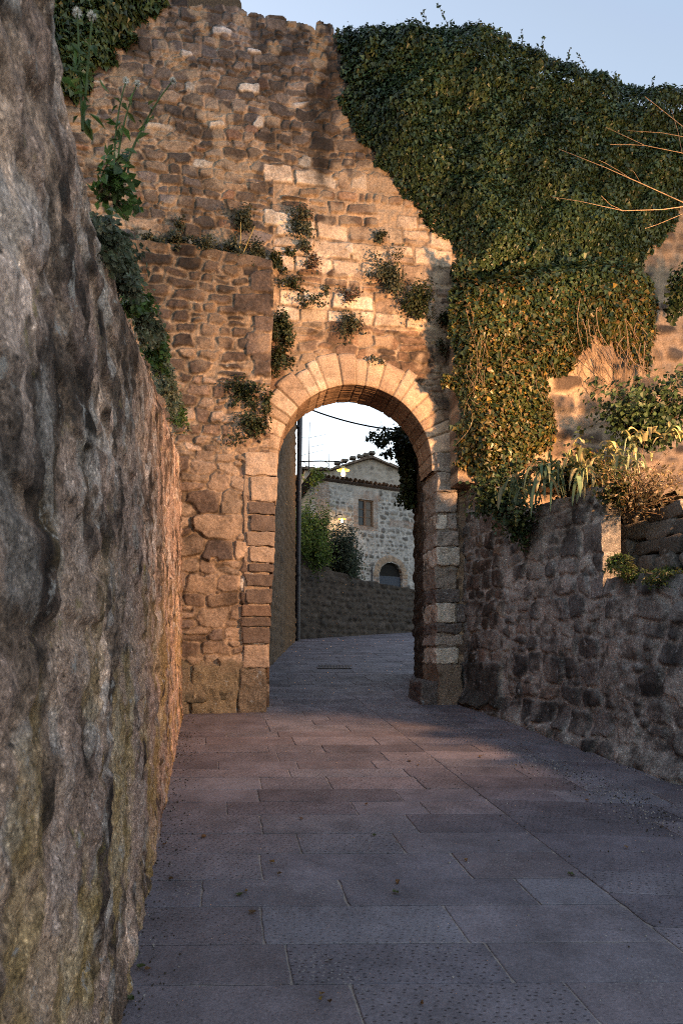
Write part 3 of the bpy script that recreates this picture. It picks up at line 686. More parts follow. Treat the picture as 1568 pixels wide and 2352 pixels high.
# ================================================================== FOREGROUND LEFT WALL
def lx(d): return -.33 - .198 * np.maximum(d, 1.)
def build_left_wall():
    o = thing('garden_wall', 'tall rough lichen-streaked wall close by on the left of the lane', 'wall', (lx(np.array(4.)), 4, ground(4)))
    ms = Masonry(31, -2.5, 9.6, -.6, 4.7, .014, warp=.06, ws=.3, mortar=(.30, .205, .152))
    ms.rubble(-2.5, 9.6, -.6, 4.7, (.16, .36), (.8, 2.2), .05, [(.25, .165, .130, 3), (.17, .114, .094, 2), (.31, .212, .167, 2), (.24, .18, .152, 1)], hh=(0, .02)); ms.SH *= .35
    def tint(U, V, C, m):
        h = V - SL * U
        s = fbm(U * 6.5, V * 2.2, 61, 5)
        ct = lambda f, k=2.2: np.clip((f - .5) * k + .5, 0, 1)
        C = C * (.34 + 1.0 * ct(s, 2.8))[..., None] * (.55 + .85 * ct(fbm(U * 2.8, V * 2.6, 58, 5), 2.6))[..., None]
        pk = sst(.56, .62, fbm(U * 9, V * 8, 60, 5)); C = C * (1 - .65 * pk)[..., None]
        lt = sst(.58, .64, fbm(U * 8 + 40, V * 7, 59, 5)) * .65; C = C * (1 - lt[..., None]) + np.array((.36, .31, .28)) * lt[..., None]
        dk = sst(.5, .7, fbm(U * 1.6, V * 1.1, 62, 4)) * .5
        C = C * (1 - dk[..., None])
        g = sst(.47, .57, fbm(U * 4, V * 2.4, 63, 5)) * sst(2.2, .6, h) * .6
        C = C * (1 - g[..., None]) + np.array((.33, .218, .085)) * g[..., None]
        p = sst(.54, .62, fbm(U * 3, V * 2.6, 64, 5)) * .6
        return C * (1 - p[..., None]) + np.array((.33, .225, .18)) * p[..., None]
    ms.H2 = None
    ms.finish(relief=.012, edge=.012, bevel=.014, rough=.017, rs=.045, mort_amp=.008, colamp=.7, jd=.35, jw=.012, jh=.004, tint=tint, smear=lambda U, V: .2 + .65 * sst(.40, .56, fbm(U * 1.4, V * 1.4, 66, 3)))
    du = []; d = -2.4
    while d < 9.25: du.append(d); d += .012 if d < 3 else (.016 if d < 6 else .02)
    us = np.array(du); nv = 270; T = np.linspace(0, 1, nv)[:, None]
    vb = SL * us - .15; vt = np.interp(us, [-3, 1.4, 2., 3.4, 5.5, 8.5, 9.6], [3.0, 3.10, 3.0, 3.22, 3.62, 4.14, 4.3]) + .10 * (fbm(us * 2.4, us * 0, 71, 3) - .5)
    V = vb[None] * (1 - T) + vt[None] * T; U = np.repeat(us[None], nv, 0)
    ex = lambda U, V: .025 * (fbm(U * .9, V * .8, 72, 3) - .5) + .02 * sst(.25, 0, V - SL * U) - .05 * sst(.25, 0, np.interp(U, us, vt) - V) ** 2 + .012 * (fbm(U * 22, V * 22, 74, 3) - .5)
    relief('wall_face', o, M_left, lambda U: (lx(U), U), (-.194, .981), U, V, ms, .55, extra=ex)
    # soil bank behind the wall
    xs = np.linspace(0, 1, 12); ys = np.linspace(-3, 9.6, 30); A, Y = np.meshgrid(xs, ys); X = lx(Y) - .5 - A * 7
    Z = np.interp(Y, [-3, 2, 9.6], [2.75, 2.75, 4.0]) + .15 * fbm(X * 2, Y * 2, 73, 3) + A * .4
    ix = np.arange(X.size).reshape(X.shape)
    mesh_obj('bank', np.stack([X, Y, Z], -1).reshape(-1, 3), np.stack([ix[:-1, :-1], ix[1:, :-1], ix[1:, 1:], ix[:-1, 1:]], -1).reshape(-1, 4)[:, ::-1], M_soil, None, np.ones((X.size, 3)) * np.array((.07, .06, .04)))['kind'] = 'structure'
build_left_wall()

# ================================================================== RIGHT RETAINING WALL
RA = np.array([1.76, 9.86]); RB = np.array([4.10, 1.2]); RUD = (RB - RA) / np.linalg.norm(RB - RA); RL = float(np.linalg.norm(RB - RA)); RND = np.array([RUD[1], -RUD[0]])
def rbase(U, off=0.): return RA[0] + RUD[0] * U + RND[0] * off, RA[1] + RUD[1] * U + RND[1] * off
US = 3.2
def rdepth(u): return RA[1] + RUD[1] * u
def build_right_wall():
    o = thing('retaining_wall', 'dark lichen-spotted stone retaining wall along the right of the lane', 'wall', (*rbase(4.), ground(6.)))
    ms = Masonry(41, -.2, RL + .2, -.3, 4.3, .013, warp=.05, ws=.25, mortar=(.26, .245, .232))
    pal = [(.10, .093, .092, 3), (.15, .139, .135, 3), (.06, .058, .059, 3), (.235, .22, .205, 1.6), (.14, .113, .10, 1)]
    ms.rubble(-.2, 1.25, .6, 4.3, (.14, .24), (1.1, 2.6), .02, [(.085, .062, .052, 3), (.12, .09, .07, 2), (.07, .058, .052, 2), (.17, .145, .12, .8)], mask=ms.U <= 1.2, small=.2, rot=.05)
    ms.stone(.55, 1.18, .62, .32, .02, .06, .06, 0, 0, (.055, .053, .05))
    ms.rubble(1.0, RL + .2, -.3, 4.3, (.15, .30), (.8, 1.9), .03, pal, mask=ms.U > 1.2, hh=(0, .016), slope=-.04, lim=1.3)
    def tint(U, V, C, m):
        w = sst(.5, .68, fbm(U * 2.4, V * 2.4, 82, 4)) * .6
        C = C * (1 - w[..., None]) + np.array((.26, .245, .232)) * w[..., None]
        C = C * (.55 + .9 * fbm(U * 1.2, V * 1.2, 83, 4))[..., None]
        pk = sst(.58, .68, fbm(U * 7, V * 7, 80, 4)); return C * (1 - .55 * pk)[..., None]
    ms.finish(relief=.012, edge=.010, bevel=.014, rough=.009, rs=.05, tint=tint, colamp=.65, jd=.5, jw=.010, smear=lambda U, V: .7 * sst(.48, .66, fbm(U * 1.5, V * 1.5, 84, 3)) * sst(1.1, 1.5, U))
    gb = lambda u: SL * rdepth(u) - .15
    foot = lambda U, V: .10 * sst(.28, .0, V - SL * rdepth(U)) * (.4 + 1.2 * fbm(U * 4, V * 4, 85, 3)) + .06 * (fbm(U * .8, V * .8, 86, 2) - .5)
    U, V = grid(-.1, US, gb, lambda u: np.interp(u, [0, .9, 1.5, 3.2], [4.15, 3.75, 3.36, 3.25]) + .08 * (fbm(u * 3, u * 0, 87, 3) - .5), .016, .016)
    relief('tall_section', o, M_right, rbase, RUD, U, V, ms, .2, extra=foot)
    U, V = grid(US + .004, RL, gb, lambda u: 2.36 - .085 * (u - US) + .09 * (fbm(u * 5, u * 0, 88, 3) - .5) , .016, .016)
    relief('low_section', o, M_right, rbase, RUD, U, V, ms, .5, extra=lambda U, V: foot(U, V) - .05 * sst(.25, 0, 2.36 - .085 * (U - US) - V) ** 2, hole=None)
    # dry stone wall set back on the ledge
    rng = np.random.default_rng(42); L = []
    w = thing('dry_stone_wall', 'low dark dry-stone wall of loose blocks set back on the grassy ledge', 'wall', (*rbase(5., -.75), 2.1))
    for c in range(5):
        u = US - .55 + rng.uniform(0, .2)
        while u < RL - .2:
            wd = rng.uniform(.2, .5); h = rng.uniform(.13, .19); z = 2.24 - .085 * (u - US) + c * .165
            x, y = rbase(u + wd / 2, -.50 - .05 * c + rng.uniform(-.04, .04)); L.append(((x, y, z + .08), (wd / 2 - .005, .17, h / 2 + .012), RUD + rng.normal(size=2) * .05, np.array((.095, .086, .078)) * rng.uniform(.6, 1.4)))
            u += wd
    blocks('stones', w, M_right, L, n=7, amp=.03, rnd=.06, seed=3)
    # ledge and terrace soil
    def sheet(name, u0, u1, o0, o1, zf, col, n=(60, 14)):
        A, B = np.meshgrid(np.linspace(u0, u1, n[0]), np.linspace(o0, o1, n[1])); X, Y = rbase(A, B)
        Z = zf(A, B); ix = np.arange(A.size).reshape(A.shape)
        f = .7 + .6 * fbm(A * 3, B * 3, 89, 3)
        mesh_obj(name, np.stack([X, Y, Z], -1).reshape(-1, 3), np.stack([ix[:-1, :-1], ix[:-1, 1:], ix[1:, 1:], ix[1:, :-1]], -1).reshape(-1, 4), M_soil, None, np.array(col)[None] * f.reshape(-1, 1))['kind'] = 'structure'
    sheet('ledge_ground', US, RL, -.05, -1.0, lambda A, B: 2.29 - .085 * (A - US) + .06 * fbm(A * 4, B * 4, 90, 2), (.05, .055, .03))
    sheet('terrace_ground', -1.5, RL, -.92, -10, lambda A, B: np.where(A < US, 3.2, 2.98 - .085 * (A - US)) + .15 * fbm(A * 2, B * 2, 91, 2) - .03, (.06, .055, .035))
    sheet('terrace_edge', -.2, US + .1, -.4, -1.0, lambda A, B: 3.16 + .06 * fbm(A * 3, B * 3, 92, 2), (.06, .055, .035), (30, 6))
build_right_wall()

# ================================================================== VEGETATION
IV = [(.027, .050, .019, 4), (.038, .066, .025, 4), (.055, .084, .032, 3), (.016, .031, .015, 3), (.085, .095, .035, .5), (.045, .075, .046, 2)]
IV2 = [(.03, .046, .013, 3), (.055, .06, .017, 3), (.10, .08, .02, 2.4), (.12, .075, .03, 1.6), (.02, .034, .012, 2.5), (.20, .13, .025, .35)]
def ivy(parent, polypx, off, n, thick, pal, seed, size=(.05, .10), name='foliage', nscale=1.1, edge=.5, wob=.34, d0=.04, blend=None):
    """leaf mass on the gate plane (offset off), outline from picture points"""
    rng = np.random.default_rng(seed); poly = [hit(x, y, off) for x, y in polypx]
    pu = [p[0] for p in poly]; pz = [p[1] for p in poly]; out = []
    def dep(u, z):
        pd = pdist(u, z, poly)
        big = fbm(u * nscale, z * nscale * .8, seed, 3); sm = fbm(u * 3.4, z * 3.0, seed + 5, 3)
        return sst(0, edge, pd) * (thick * (.25 + .95 * big) + .30 * thick * (sm - .5) * 2) + d0
    U = np.empty(0); Z = np.empty(0)
    while len(U) < n:
        u = rng.uniform(min(pu) - .2, max(pu) + .2, n); z = rng.uniform(min(pz) - .2, max(pz) + .2, n)
        wu = u + wob * (fbm(u * 3, z * 3, seed + 7, 3) - .5); wz = z + wob * (fbm(u * 3, z * 3, seed + 8, 3) - .5)
        wu = wu + .14 * (fbm(u * 11, z * 11, seed + 17, 2) - .5); wz = wz + .14 * (fbm(u * 11, z * 11, seed + 18, 2) - .5); k = inpoly(wu, wz, poly); U = np.concatenate([U, u[k]]); Z = np.concatenate([Z, z[k]])
    U = U[:n]; Z = Z[:n]; h = dep(U, Z); e = .03
    gu = (dep(U + e, Z) - dep(U - e, Z)) / (2 * e); gz = (dep(U, Z + e) - dep(U, Z - e)) / (2 * e)
    back = rng.exponential(.055, n); h = np.maximum(.01, h - back + .03 * rng.normal(size=n))
    nl = np.stack([-gu, np.ones(n), -gz], -1) + np.array([0, 0, .45]) + .50 * rng.normal(size=(n, 3)); nl = unit(nl)
    N = np.stack([nl[:, 0] * GC + nl[:, 1] * GND[0], nl[:, 0] * GS + nl[:, 1] * GND[1], nl[:, 2]], -1)
    x, y = gbase(U, off + h); P = np.stack([x, y, Z], -1)
    T = np.array([0, 0, -1.]) + .65 * rng.normal(size=(n, 3)) + .3 * N
    cl = .45 + 1.2 * fbm(U * 2.4, Z * 2.4, seed + 9, 4)
    col = pick(rng, pal, n, .16)
    if blend is not None:
        p2 = sst(zpx(560), zpx(820), Z + 1.3 * (fbm(U * 1.3, Z * 1.3, 55, 3) - .5)); col = np.where((rng.random(n) < p2)[:, None], pick(rng, blend, n, .16), col)
    col = col * cl[:, None]
    return leaves(name, parent, M_ivy, P, N, T, size[0] + (size[1] - size[0]) * rng.random(n) ** 1.8 * (.7 + .6 * fbm(U * 1.5, Z * 1.5, seed + 10, 2)), col, lobed=True)
iv1 = thing('ivy', 'huge dark ivy mass blanketing the top right of the gate wall', 'ivy', gpx(1200, 640))
poly1 = [(790, 66), (900, 56), (960, 72), (1030, 72), (1110, 92), (1200, 118), (1290, 150), (1400, 184), (1480, 212), (1568, 226), (1750, 262), (1900, 300), (1900, 520), (1700, 500), (1560, 480), (1525, 545), (1475, 600), (1480, 660), (1380, 690), (1250, 670), (1120, 680), (1052, 655), (1040, 610), (1018, 545), (975, 500), (930, 455), (885, 415), (850, 370), (815, 310), (790, 250), (770, 190), (765, 130), (772, 95)]
ivy(iv1, poly1, 0, 130000, .66, IV, 101, size=(.028, .074), nscale=1.05, blend=IV2)
iv2 = thing('ivy', 'ragged yellowing ivy curtain hanging over the buttress right of the arch', 'ivy', gpx(1200, 1100, .4))
poly2 = [(1030, 640), (1150, 620), (1300, 600), (1430, 590), (1500, 650), (1512, 740), (1490, 850), (1478, 905), (1450, 860), (1425, 790), (1372, 812), (1340, 770), (1290, 850), (1262, 870), (1270, 930), (1290, 1010), (1240, 1050), (1180, 1090), (1130, 1140), (1075, 1110), (1040, 1060), (1030, 960), (1028, 850), (1028, 740)]
ivy(iv2, poly2, .42, 31000, .36, IV, 103, blend=IV2, size=(.03, .085), edge=.35, nscale=1.6, wob=.6)
iv3 = thing('ivy', 'dark ivy clump at the top left corner above the foreground wall', 'ivy', gpx(250, 150))
ivy(iv3, [(120, -120), (420, -60), (385, 0), (345, 40), (320, 85), (275, 110), (260, 150), (230, 175), (215, 215), (150, 260), (60, 240)], .0, 9000, .35, IV[:4], 104, edge=.3)
def shoots(parent, pxs, off, seed, pal, h=(.12, .35)):
    rng = np.random.default_rng(seed)
    for (x, y) in pxs:
        b = gpx(x, y, off); L = rng.uniform(*h); lean = np.array([rng.normal() * .25, -.1, 1.]); P = []; T = []
        sh = tubes('shoot', parent, M_bark, [([b + lean * t * L for t in np.linspace(-.5, 1, 6)], .005, .002)])
        for t in np.linspace(0, 1, 9):
            for s in (0, 1):
                P.append(b + lean * t * L + rng.normal(size=3) * .015); T.append([rng.normal(), rng.normal() * .5, .4])
        P = np.array(P) - np.array(parent.location); n = len(P); N = rng.normal(size=(n, 3)) + np.array([0, -1, .4])
        lf = leaves('foliage', None, M_ivy, P, N, np.array(T), rng.uniform(.03, .055, n), pick(rng, pal, n), lobed=True); lf.parent = sh
shoots(iv1, [(985, 70), (1030, 62), (1038, 80), (1130, 94), (1200, 118), (1300, 155), (1352, 168), (1415, 190), (1492, 210), (1250, 136)], .25, 5, IV, h=(.07, .30))
# bare vine stems over the buttress
def vines():
    rng = np.random.default_rng(12); st = []
    for i in range(70):
        x0 = 1330 + 150 * rng.random(); y0 = rng.uniform(680, 830); L_ = rng.uniform(60, 170); dx = 25 + 25 * rng.normal() - (x0 - 1400) * .25
        o = .44 + .3 * rng.random(); a1, a2 = rng.normal(size=2) * 12; b1 = rng.normal() * .05
        pts = [gpx(x0 + dx * t + a1 * math.sin(3.1 * t) + a2 * math.sin(6.2 * t) * .5, y0 + L_ * t, o + b1 * math.sin(t * 4) - .1 * t) for t in np.linspace(0, 1, 9)]
        st.append((pts, rng.uniform(.003, .008), .002))
    for i in range(46):
        x0 = rng.uniform(1068, 1290); y0 = rng.uniform(680, 960); L_ = rng.uniform(40, 150); dx = rng.normal() * 30; o = .60 + rng.uniform(0, .16); a1, a2 = rng.normal(size=2) * 9
        pts = [gpx(x0 + dx * t + a1 * math.sin(3.1 * t) + a2 * math.sin(6.2 * t) * .5, y0 + L_ * t, o + .05 * math.sin(t * 4 + i * 2)) for t in np.linspace(0, 1, 9)]
        st.append((pts, rng.uniform(.002, .0035), .0015))
    tubes('stem', iv2, M_twig, st)
vines()

G_dark = [(.035, .05, .02, 3), (.05, .065, .028, 3), (.07, .075, .03, 1), (.025, .035, .016, 2)]
G_grey = [(.08, .09, .058, 3), (.06, .07, .042, 3), (.12, .12, .075, 1.3), (.04, .05, .028, 2)]
G_wall = [(.16, .18, .12, 3), (.12, .145, .085, 3), (.22, .21, .13, 1), (.08, .10, .06, 2)]
G_red = [(.13, .075, .055, 3), (.09, .06, .045, 2), (.06, .06, .03, 2)]
G_fresh = [(.07, .13, .03, 3), (.05, .09, .025, 3), (.12, .15, .04, 1)]
def tuft(center, rx, ry, rz, n, pal, label, seed, base=None, name='wall_plant', cat='plant', size=(.02, .045), wid=.3, droop=0., group=None, nst=14, mat=None, stalks=0):
    """small plant: stems from its root fan out through an uneven crown of leaves"""
    rng = np.random.default_rng(seed); c = np.array(center, float)
    b = c + np.array([0, ry * .8, -rz * .7]) if base is None else np.array(base, float)
    t = thing(name, label, cat, tuple(b), group)
    st = []; ends = []
    for i in range(nst):
        v = unit(rng.normal(size=3)); e = c + v * np.array([rx, ry, rz]) * rng.uniform(.25, 1.3); m = (b + e) / 2 + rng.normal(size=3) * .15 * rx + np.array([0, 0, .25 * rz])
        tt = np.linspace(0, 1, 6)[:, None]; pts = b * (1 - tt) ** 2 + 2 * m * tt * (1 - tt) + e * tt ** 2; st.append((pts, .005, .0015)); ends.append(pts)
    E = np.array(ends); k = rng.integers(0, nst, n); f = np.sqrt(rng.random(n)) * 5; i0 = np.clip(f.astype(int), 0, 4); fr = (f - i0)[:, None]
    P = E[k, i0] * (1 - fr) + E[k, i0 + 1] * fr + rng.normal(size=(n, 3)) * np.array([rx, ry, rz]) * .17
    N = unit(P - c + rng.normal(size=(n, 3)) * .6 * rx) + np.array([0, -.4, .5]); T = unit(P - b) + rng.normal(size=(n, 3)) * .6 + np.array([0, 0, -droop])
    tubes('stem', t, M_bark, st, 4)
    leaves('foliage', t, mat or M_leaf, P, N, T, rng.uniform(*size, n), pick(rng, pal, n), wid)
    return t
PLANTS = [  # x, y, halfwidth, halfheight, offset, palette, label, leaves
 (560, 505, 34, 30, .10, G_grey, 'grey-green bush rooted in the wall above the right end of the ledge', 520),
 (693, 517, 42, 30, .08, G_grey, 'dense grey-green shrub in the pale stones left of the dark run-off stain', 620),
 (414, 521, 15, 16, .06, G_grey, 'small tuft in the wall above the left half of the weedy ledge', 160),
 (697, 565, 14, 12, .05, G_grey, 'tiny plant directly beneath the shrub by the run-off stain', 120),
 (640, 605, 22, 22, .10, G_dark, 'dark plant at the right-hand top corner of the projecting bastion', 300),
 (664, 582, 18, 12, .05, G_dark, 'low spreading sprig just right of the bastion top corner', 150),
 (716, 612, 20, 24, .06, G_red, 'dry reddish tuft in the pale stones below the run-off stain', 190),
 (870, 547, 17, 11, .05, G_grey, 'neat little green cushion below the ivy edge, high on pale stones', 180),
 (893, 625, 38, 44, .12, G_grey, 'large grey-green shrub on the pale wall right above the arch crown', 800),
 (966, 690, 42, 64, .14, G_dark, 'tall straggly bush on the wall beside the ivied buttress', 950),
 (668, 657, 24, 18, .06, G_dark, 'sprawling plant on the pale wall near the bastion edge', 240),
 (715, 693, 40, 12, .05, G_dark, 'thin trailing row of leaves along a mortar joint left of the arch crown', 220),
 (747, 668, 12, 13, .04, G_grey, 'single small sprig midway over the arch in pale stone', 90),
 (808, 682, 32, 24, .07, G_red, 'reddish dry twiggy plant on the pale stones above the arch crown', 300),
 (806, 748, 24, 42, .07, G_grey, 'upright greyish plant just above the arch ring, over the crown', 380),
 (652, 740, 26, 45, .14, G_dark, 'dark bushy plant in the corner beside the bastion, upper part', 620),
 (645, 822, 24, 46, .12, G_dark, 'dark plant hanging in the corner where bastion meets arch ring', 560),
 (862, 832, 15, 9, .07, G_grey, 'little tuft sitting on the arch ring stones right of the crown', 130),
 (930, 700, 20, 16, .06, G_dark, 'low dark plant left of the tall straggly bush', 160),
 (562, 895, 40, 34, .38, G_dark, 'broad green plant on the bastion face left of the arch ring', 560),
 (578, 985, 42, 46, .40, G_dark, 'dense green caper hanging on the left pier beside the arch spring', 720),
 (614, 925, 14, 34, .38, G_dark, 'narrow plant on the pier edge against the arch ring', 220),
 (1020, 735, 24, 30, .10, G_dark, 'dark plant in the shaded strip between bush and buttress', 260),
 (1015, 800, 22, 14, .08, G_grey, 'spidery grey tuft in the shaded strip right of the arch', 110),
]
for i, (x, y, hw, hh, off, pal, lab, n) in enumerate(PLANTS):
    c = gpx(x, y, off); s = c[1] / F
    tuft(c, hw * s * 1.12, .10 + hw * s * .35, hh * s * 1.1, int(n * 1.7), pal, lab, 300 + i, size=(.022, .055), wid=.36, base=gpx(x, y + hh * .3, off - .12 if off < .3 else .3), group='plants rooted in the gate wall')
# weeds along the bastion ledge
for i, (x, y, hw, hh, lab) in enumerate([(345, 556, 34, 12, 'low weeds on the bastion ledge behind the foreground wall'), (410, 560, 34, 12, 'matted weeds in the middle of the bastion ledge'), (470, 566, 36, 14, 'grassy weeds on the bastion ledge left of the tall stalks'),
                                         (535, 570, 36, 20, 'thick grey-green weeds on the bastion ledge beneath the grey bush'), (588, 580, 24, 18, 'weeds at the right-hand end of the bastion ledge')]):
    c = gpx(x, y, .25); s = c[1] / F
    tuft(c, hw * s, .16, hh * s * 1.3, 900, G_grey, lab, 350 + i, size=(.025, .06), base=c - np.array([0, 0, hh * s]), name='weed', cat='weeds', group='weeds on the bastion ledge')
def stalks():
    t = thing('weed_stalk', 'two tall pale yellow stalks rising from the bastion ledge', 'plant', gpx(552, 580, .3))
    for q in ([548, 590, 553, 545, 553, 510, .008], [556, 588, 572, 550, 585, 520, .006]):
        tubes('stem', t, M_straw, [([gpx(q[0], q[1], .34), gpx(q[2], q[3], .36), gpx(q[4], q[5], .35)], q[6], .004)])
stalks()
# plants along the top of the foreground wall
def lw(x, y, out=.0):
    a = (x - 784) / F; d = -.33 / (a + .198); d = min(max(d, .9), 9.3); p = PX(x, y, d); p[0] += out; return p
LEFTP = [(258, 420, 40, 70, G_fresh, 'leafy green weed with broad leaves on the foreground wall top', 200, (.02, .05)),
         (250, 560, 46, 60, G_wall, 'grey-green mat of foliage spilling over the near wall top', 750, (.015, .035)),
         (285, 640, 36, 40, G_wall, 'grey-green spray below the broad-leaved weed on the near wall', 600, (.015, .035)),
         (330, 725, 26, 40, G_wall, 'dark weeds midway along the near wall top', 800, (.015, .04)),
         (352, 800, 24, 40, G_fresh, 'fresh green weeds midway along the near wall top', 700, (.018, .045)),
         (383, 880, 26, 44, G_wall, 'bushy weeds toward the far end of the near wall top', 1000, (.018, .045)),
         (408, 950, 24, 44, G_fresh, 'light green plant near the far end of the wall top', 1000, (.018, .045)),
         (232, 545, 30, 40, G_wall, 'small pale spray on the near wall directly under the tall stalky weed', 700, (.012, .03)),
         (306, 690, 22, 34, G_fresh, 'short bright green sprig between the grey sprays on the near wall', 500, (.015, .035)),
         (340, 765, 20, 34, G_wall, 'trailing grey-green weeds just beyond the middle of the near wall top', 600, (.015, .035)),
         (368, 842, 22, 36, G_wall, 'thin trailing weeds two thirds of the way along the near wall top', 600, (.015, .035)),
         (396, 915, 20, 36, G_wall, 'ragged weeds just before the light green plant on the near wall', 600, (.015, .035)),
         (416, 985, 18, 34, G_wall, 'small weeds between the light green plant and the last drooping one', 500, (.015, .035)),
         (425, 1020, 18, 36, G_wall, 'last drooping plant at the far end of the near wall', 800, (.018, .045))]
for i, (x, y, hw, hh, pal, lab, n, sz) in enumerate(LEFTP):
    c = lw(x, y, .03); s = c[1] / F
    tuft(c, hw * s, max(.12, hw * s * 2), hh * s, n, pal, lab, 400 + i, base=c + np.array([-.10, .05, -hh * s * .2]), name='wall_top_plant', cat='plant', size=sz, wid=.38, droop=.5, group='plants along the near wall top')
def thistle():
    t = thing('seeding_weed', 'tall stalky weed with white fluffy seed heads above the near wall', 'plant', lw(262, 470))
    d = 2.4; st = []; heads = [(290, 186), (316, 192), (397, 186), (212, 38), (178, 30)]
    b = PX(262, 470, d)
    for (x, y) in heads[:3]:
        e = PX(x, y, d); m = (b + e) / 2 + np.array([-.03, 0, .06]); tt = np.linspace(0, 1, 8)[:, None]; st.append((b * (1 - tt) ** 2 + 2 * m * tt * (1 - tt) + e * tt ** 2, .005, .002))
    b2 = PX(190, 300, 1.75)
    for (x, y) in heads[3:]:
        e = PX(x, y, 1.75); tt = np.linspace(0, 1, 8)[:, None]; st.append((b2 * (1 - tt) + e * tt, .004, .002))
    for q in st: tubes('stem', t, M_stem, [q])
    rng = np.random.default_rng(9)
    for i, (x, y) in enumerate(heads):
        c = PX(x, y, d if i < 3 else 1.75); n = 70; v = unit(rng.normal(size=(n, 3)))
        leaves('seed_head', t, M_fluff, np.repeat(c[None], n, 0), rng.normal(size=(n, 3)), v, np.full(n, .014), np.ones((n, 3)) * .5, .12)
    P = []; 
    for pts, _, _ in st: P += [pts[k] for k in (1, 2, 3, 4, 5)]
    P = np.repeat(np.array(P), 3, 0); n = len(P)
    leaves('foliage', t, M_leaf, P + rng.normal(size=(n, 3)) * .01, rng.normal(size=(n, 3)) + np.array([0, -1, .6]), rng.normal(size=(n, 3)) + np.array([0, 0, -.3]), rng.uniform(.025, .06, n), pick(rng, G_fresh, n), .2)
thistle()

# terrace shrubs on the right
def at(x, y, d): return PX(x, y, d)
tuft(at(1500, 935, 8.6), .75, .5, .40, 3200, IV[:4], 'dark green shrub on the terrace below the right-hand vines', 501, name='shrub', cat='shrub', size=(.04, .09), wid=.42, nst=40)
tuft(at(1478, 1110, 6.6), .55, .35, .30, 1500, [(.10, .075, .045, 3), (.07, .06, .03, 2), (.13, .10, .05, 1)], 'brownish twiggy shrub overhanging the ledge at the right edge', 502, name='shrub', cat='shrub', size=(.02, .05), wid=.3, nst=90)
tuft(at(1165, 1125, 8.6), .42, .30, .36, 1700, IV, 'dark bush overhanging the retaining wall next to the arch', 503, name='shrub', cat='shrub', size=(.04, .08), wid=.42, nst=30, droop=.5)
tuft(at(1330, 1085, 7.4), .55, .32, .24, 1700, IV2, 'mixed green and brown bush on the wall top behind the strap leaves', 504, name='shrub', cat='shrub', size=(.04, .08), wid=.42, nst=30, droop=.4)
tuft(at(1575, 650, 9.2), .24, .25, .36, 900, IV, 'dark foliage clump against the curtain wall at the right picture edge', 505, name='shrub', cat='shrub', size=(.04, .09), wid=.42, nst=20)
tuft(at(1200, 1190, 7.9), .25, .22, .28, 700, IV, 'trailing leaves hanging down the retaining wall below the dark bush', 506, name='creeper', cat='plant', size=(.04, .07), wid=.42, nst=16, droop=.9)
for i, (x, y, d) in enumerate([(1480, 1318, 6.35), (1555, 1328, 5.95)]):
    tuft(at(x, y, d), .30, .16, .09, 1400, G_fresh + G_dark, ['low grass patch on the ledge below the brown shrub', 'low grass patch on the ledge at the right picture edge'][i], 510 + i, name='grass_tuft', cat='grass', size=(.02, .05), wid=.25, nst=12)
def straps(base, n, L, label, seed, pal, hang=.6, spread=.75):
    rng = np.random.default_rng(seed); t = thing('strap_leaf_plant', label, 'plant', tuple(base), 'strap-leaved plants along the retaining wall top')
    VV = []; QQ = []; CC = []; o = 0
    for i in range(n):
        d = unit(np.array([rng.normal() * spread - .25, -.5 + rng.normal() * .35, .9])); l = L * rng.uniform(.6, 1.15); w = rng.uniform(.012, .026); k = 12
        tt = np.linspace(0, 1, k)[:, None]; side = unit(np.cross(d, [0, 0, 1]) + rng.normal(size=3) * .3)
        hg = hang * rng.uniform(.5, 1.5)
        pts = np.array(base) + rng.normal(size=3) * .06 + d * l * (tt - .25 * tt ** 2) + np.array([0, 0, -1]) * l * hg * 1.15 * tt ** 2.2
        ww = w * np.sqrt(np.clip(1 - tt ** 3, .02, 1)); ctr = unit(np.cross(side, d)) * .006
        A = pts - side * ww + ctr; B = pts; C_ = pts + side * ww + ctr
        V = np.stack([A, B, C_], 1).reshape(-1, 3); ix = np.arange(3 * k).reshape(k, 3)
        VV.append(V); QQ.append(np.stack([ix[:-1, :-1], ix[:-1, 1:], ix[1:, 1:], ix[1:, :-1]], -1).reshape(-1, 4) + o); o += len(V); CC.append(np.repeat(pick(rng, pal, 1), 3 * k, 0))
    mesh_obj('leaf', np.concatenate(VV), np.concatenate(QQ), M_leaf, t, np.concatenate(CC))
S_g = [(.10, .15, .08, 3), (.14, .17, .10, 2), (.25, .22, .12, 1)]; S_y = [(.30, .255, .13, 3), (.22, .21, .09, 2), (.13, .15, .065, 2.5)]
straps(at(1258, 1095, 7.3), 46, .42, 'green strappy clump drooping down the retaining wall', 1, S_g, .85)
straps(at(1320, 1065, 7.1), 18, .34, 'pale withered strap leaves folded over the wall top', 2, S_y, .8)
straps(at(1398, 1035, 6.9), 14, .26, 'short pale strap leaves above the bright wall end', 3, S_y, .75)
straps(at(1470, 1010, 6.8), 14, .26, 'yellowish strap leaves between wall end and right picture edge', 4, S_y, .6)
straps(at(1545, 1000, 6.6), 16, .28, 'yellow-green strap leaves at the right picture edge', 5, S_y, .55)

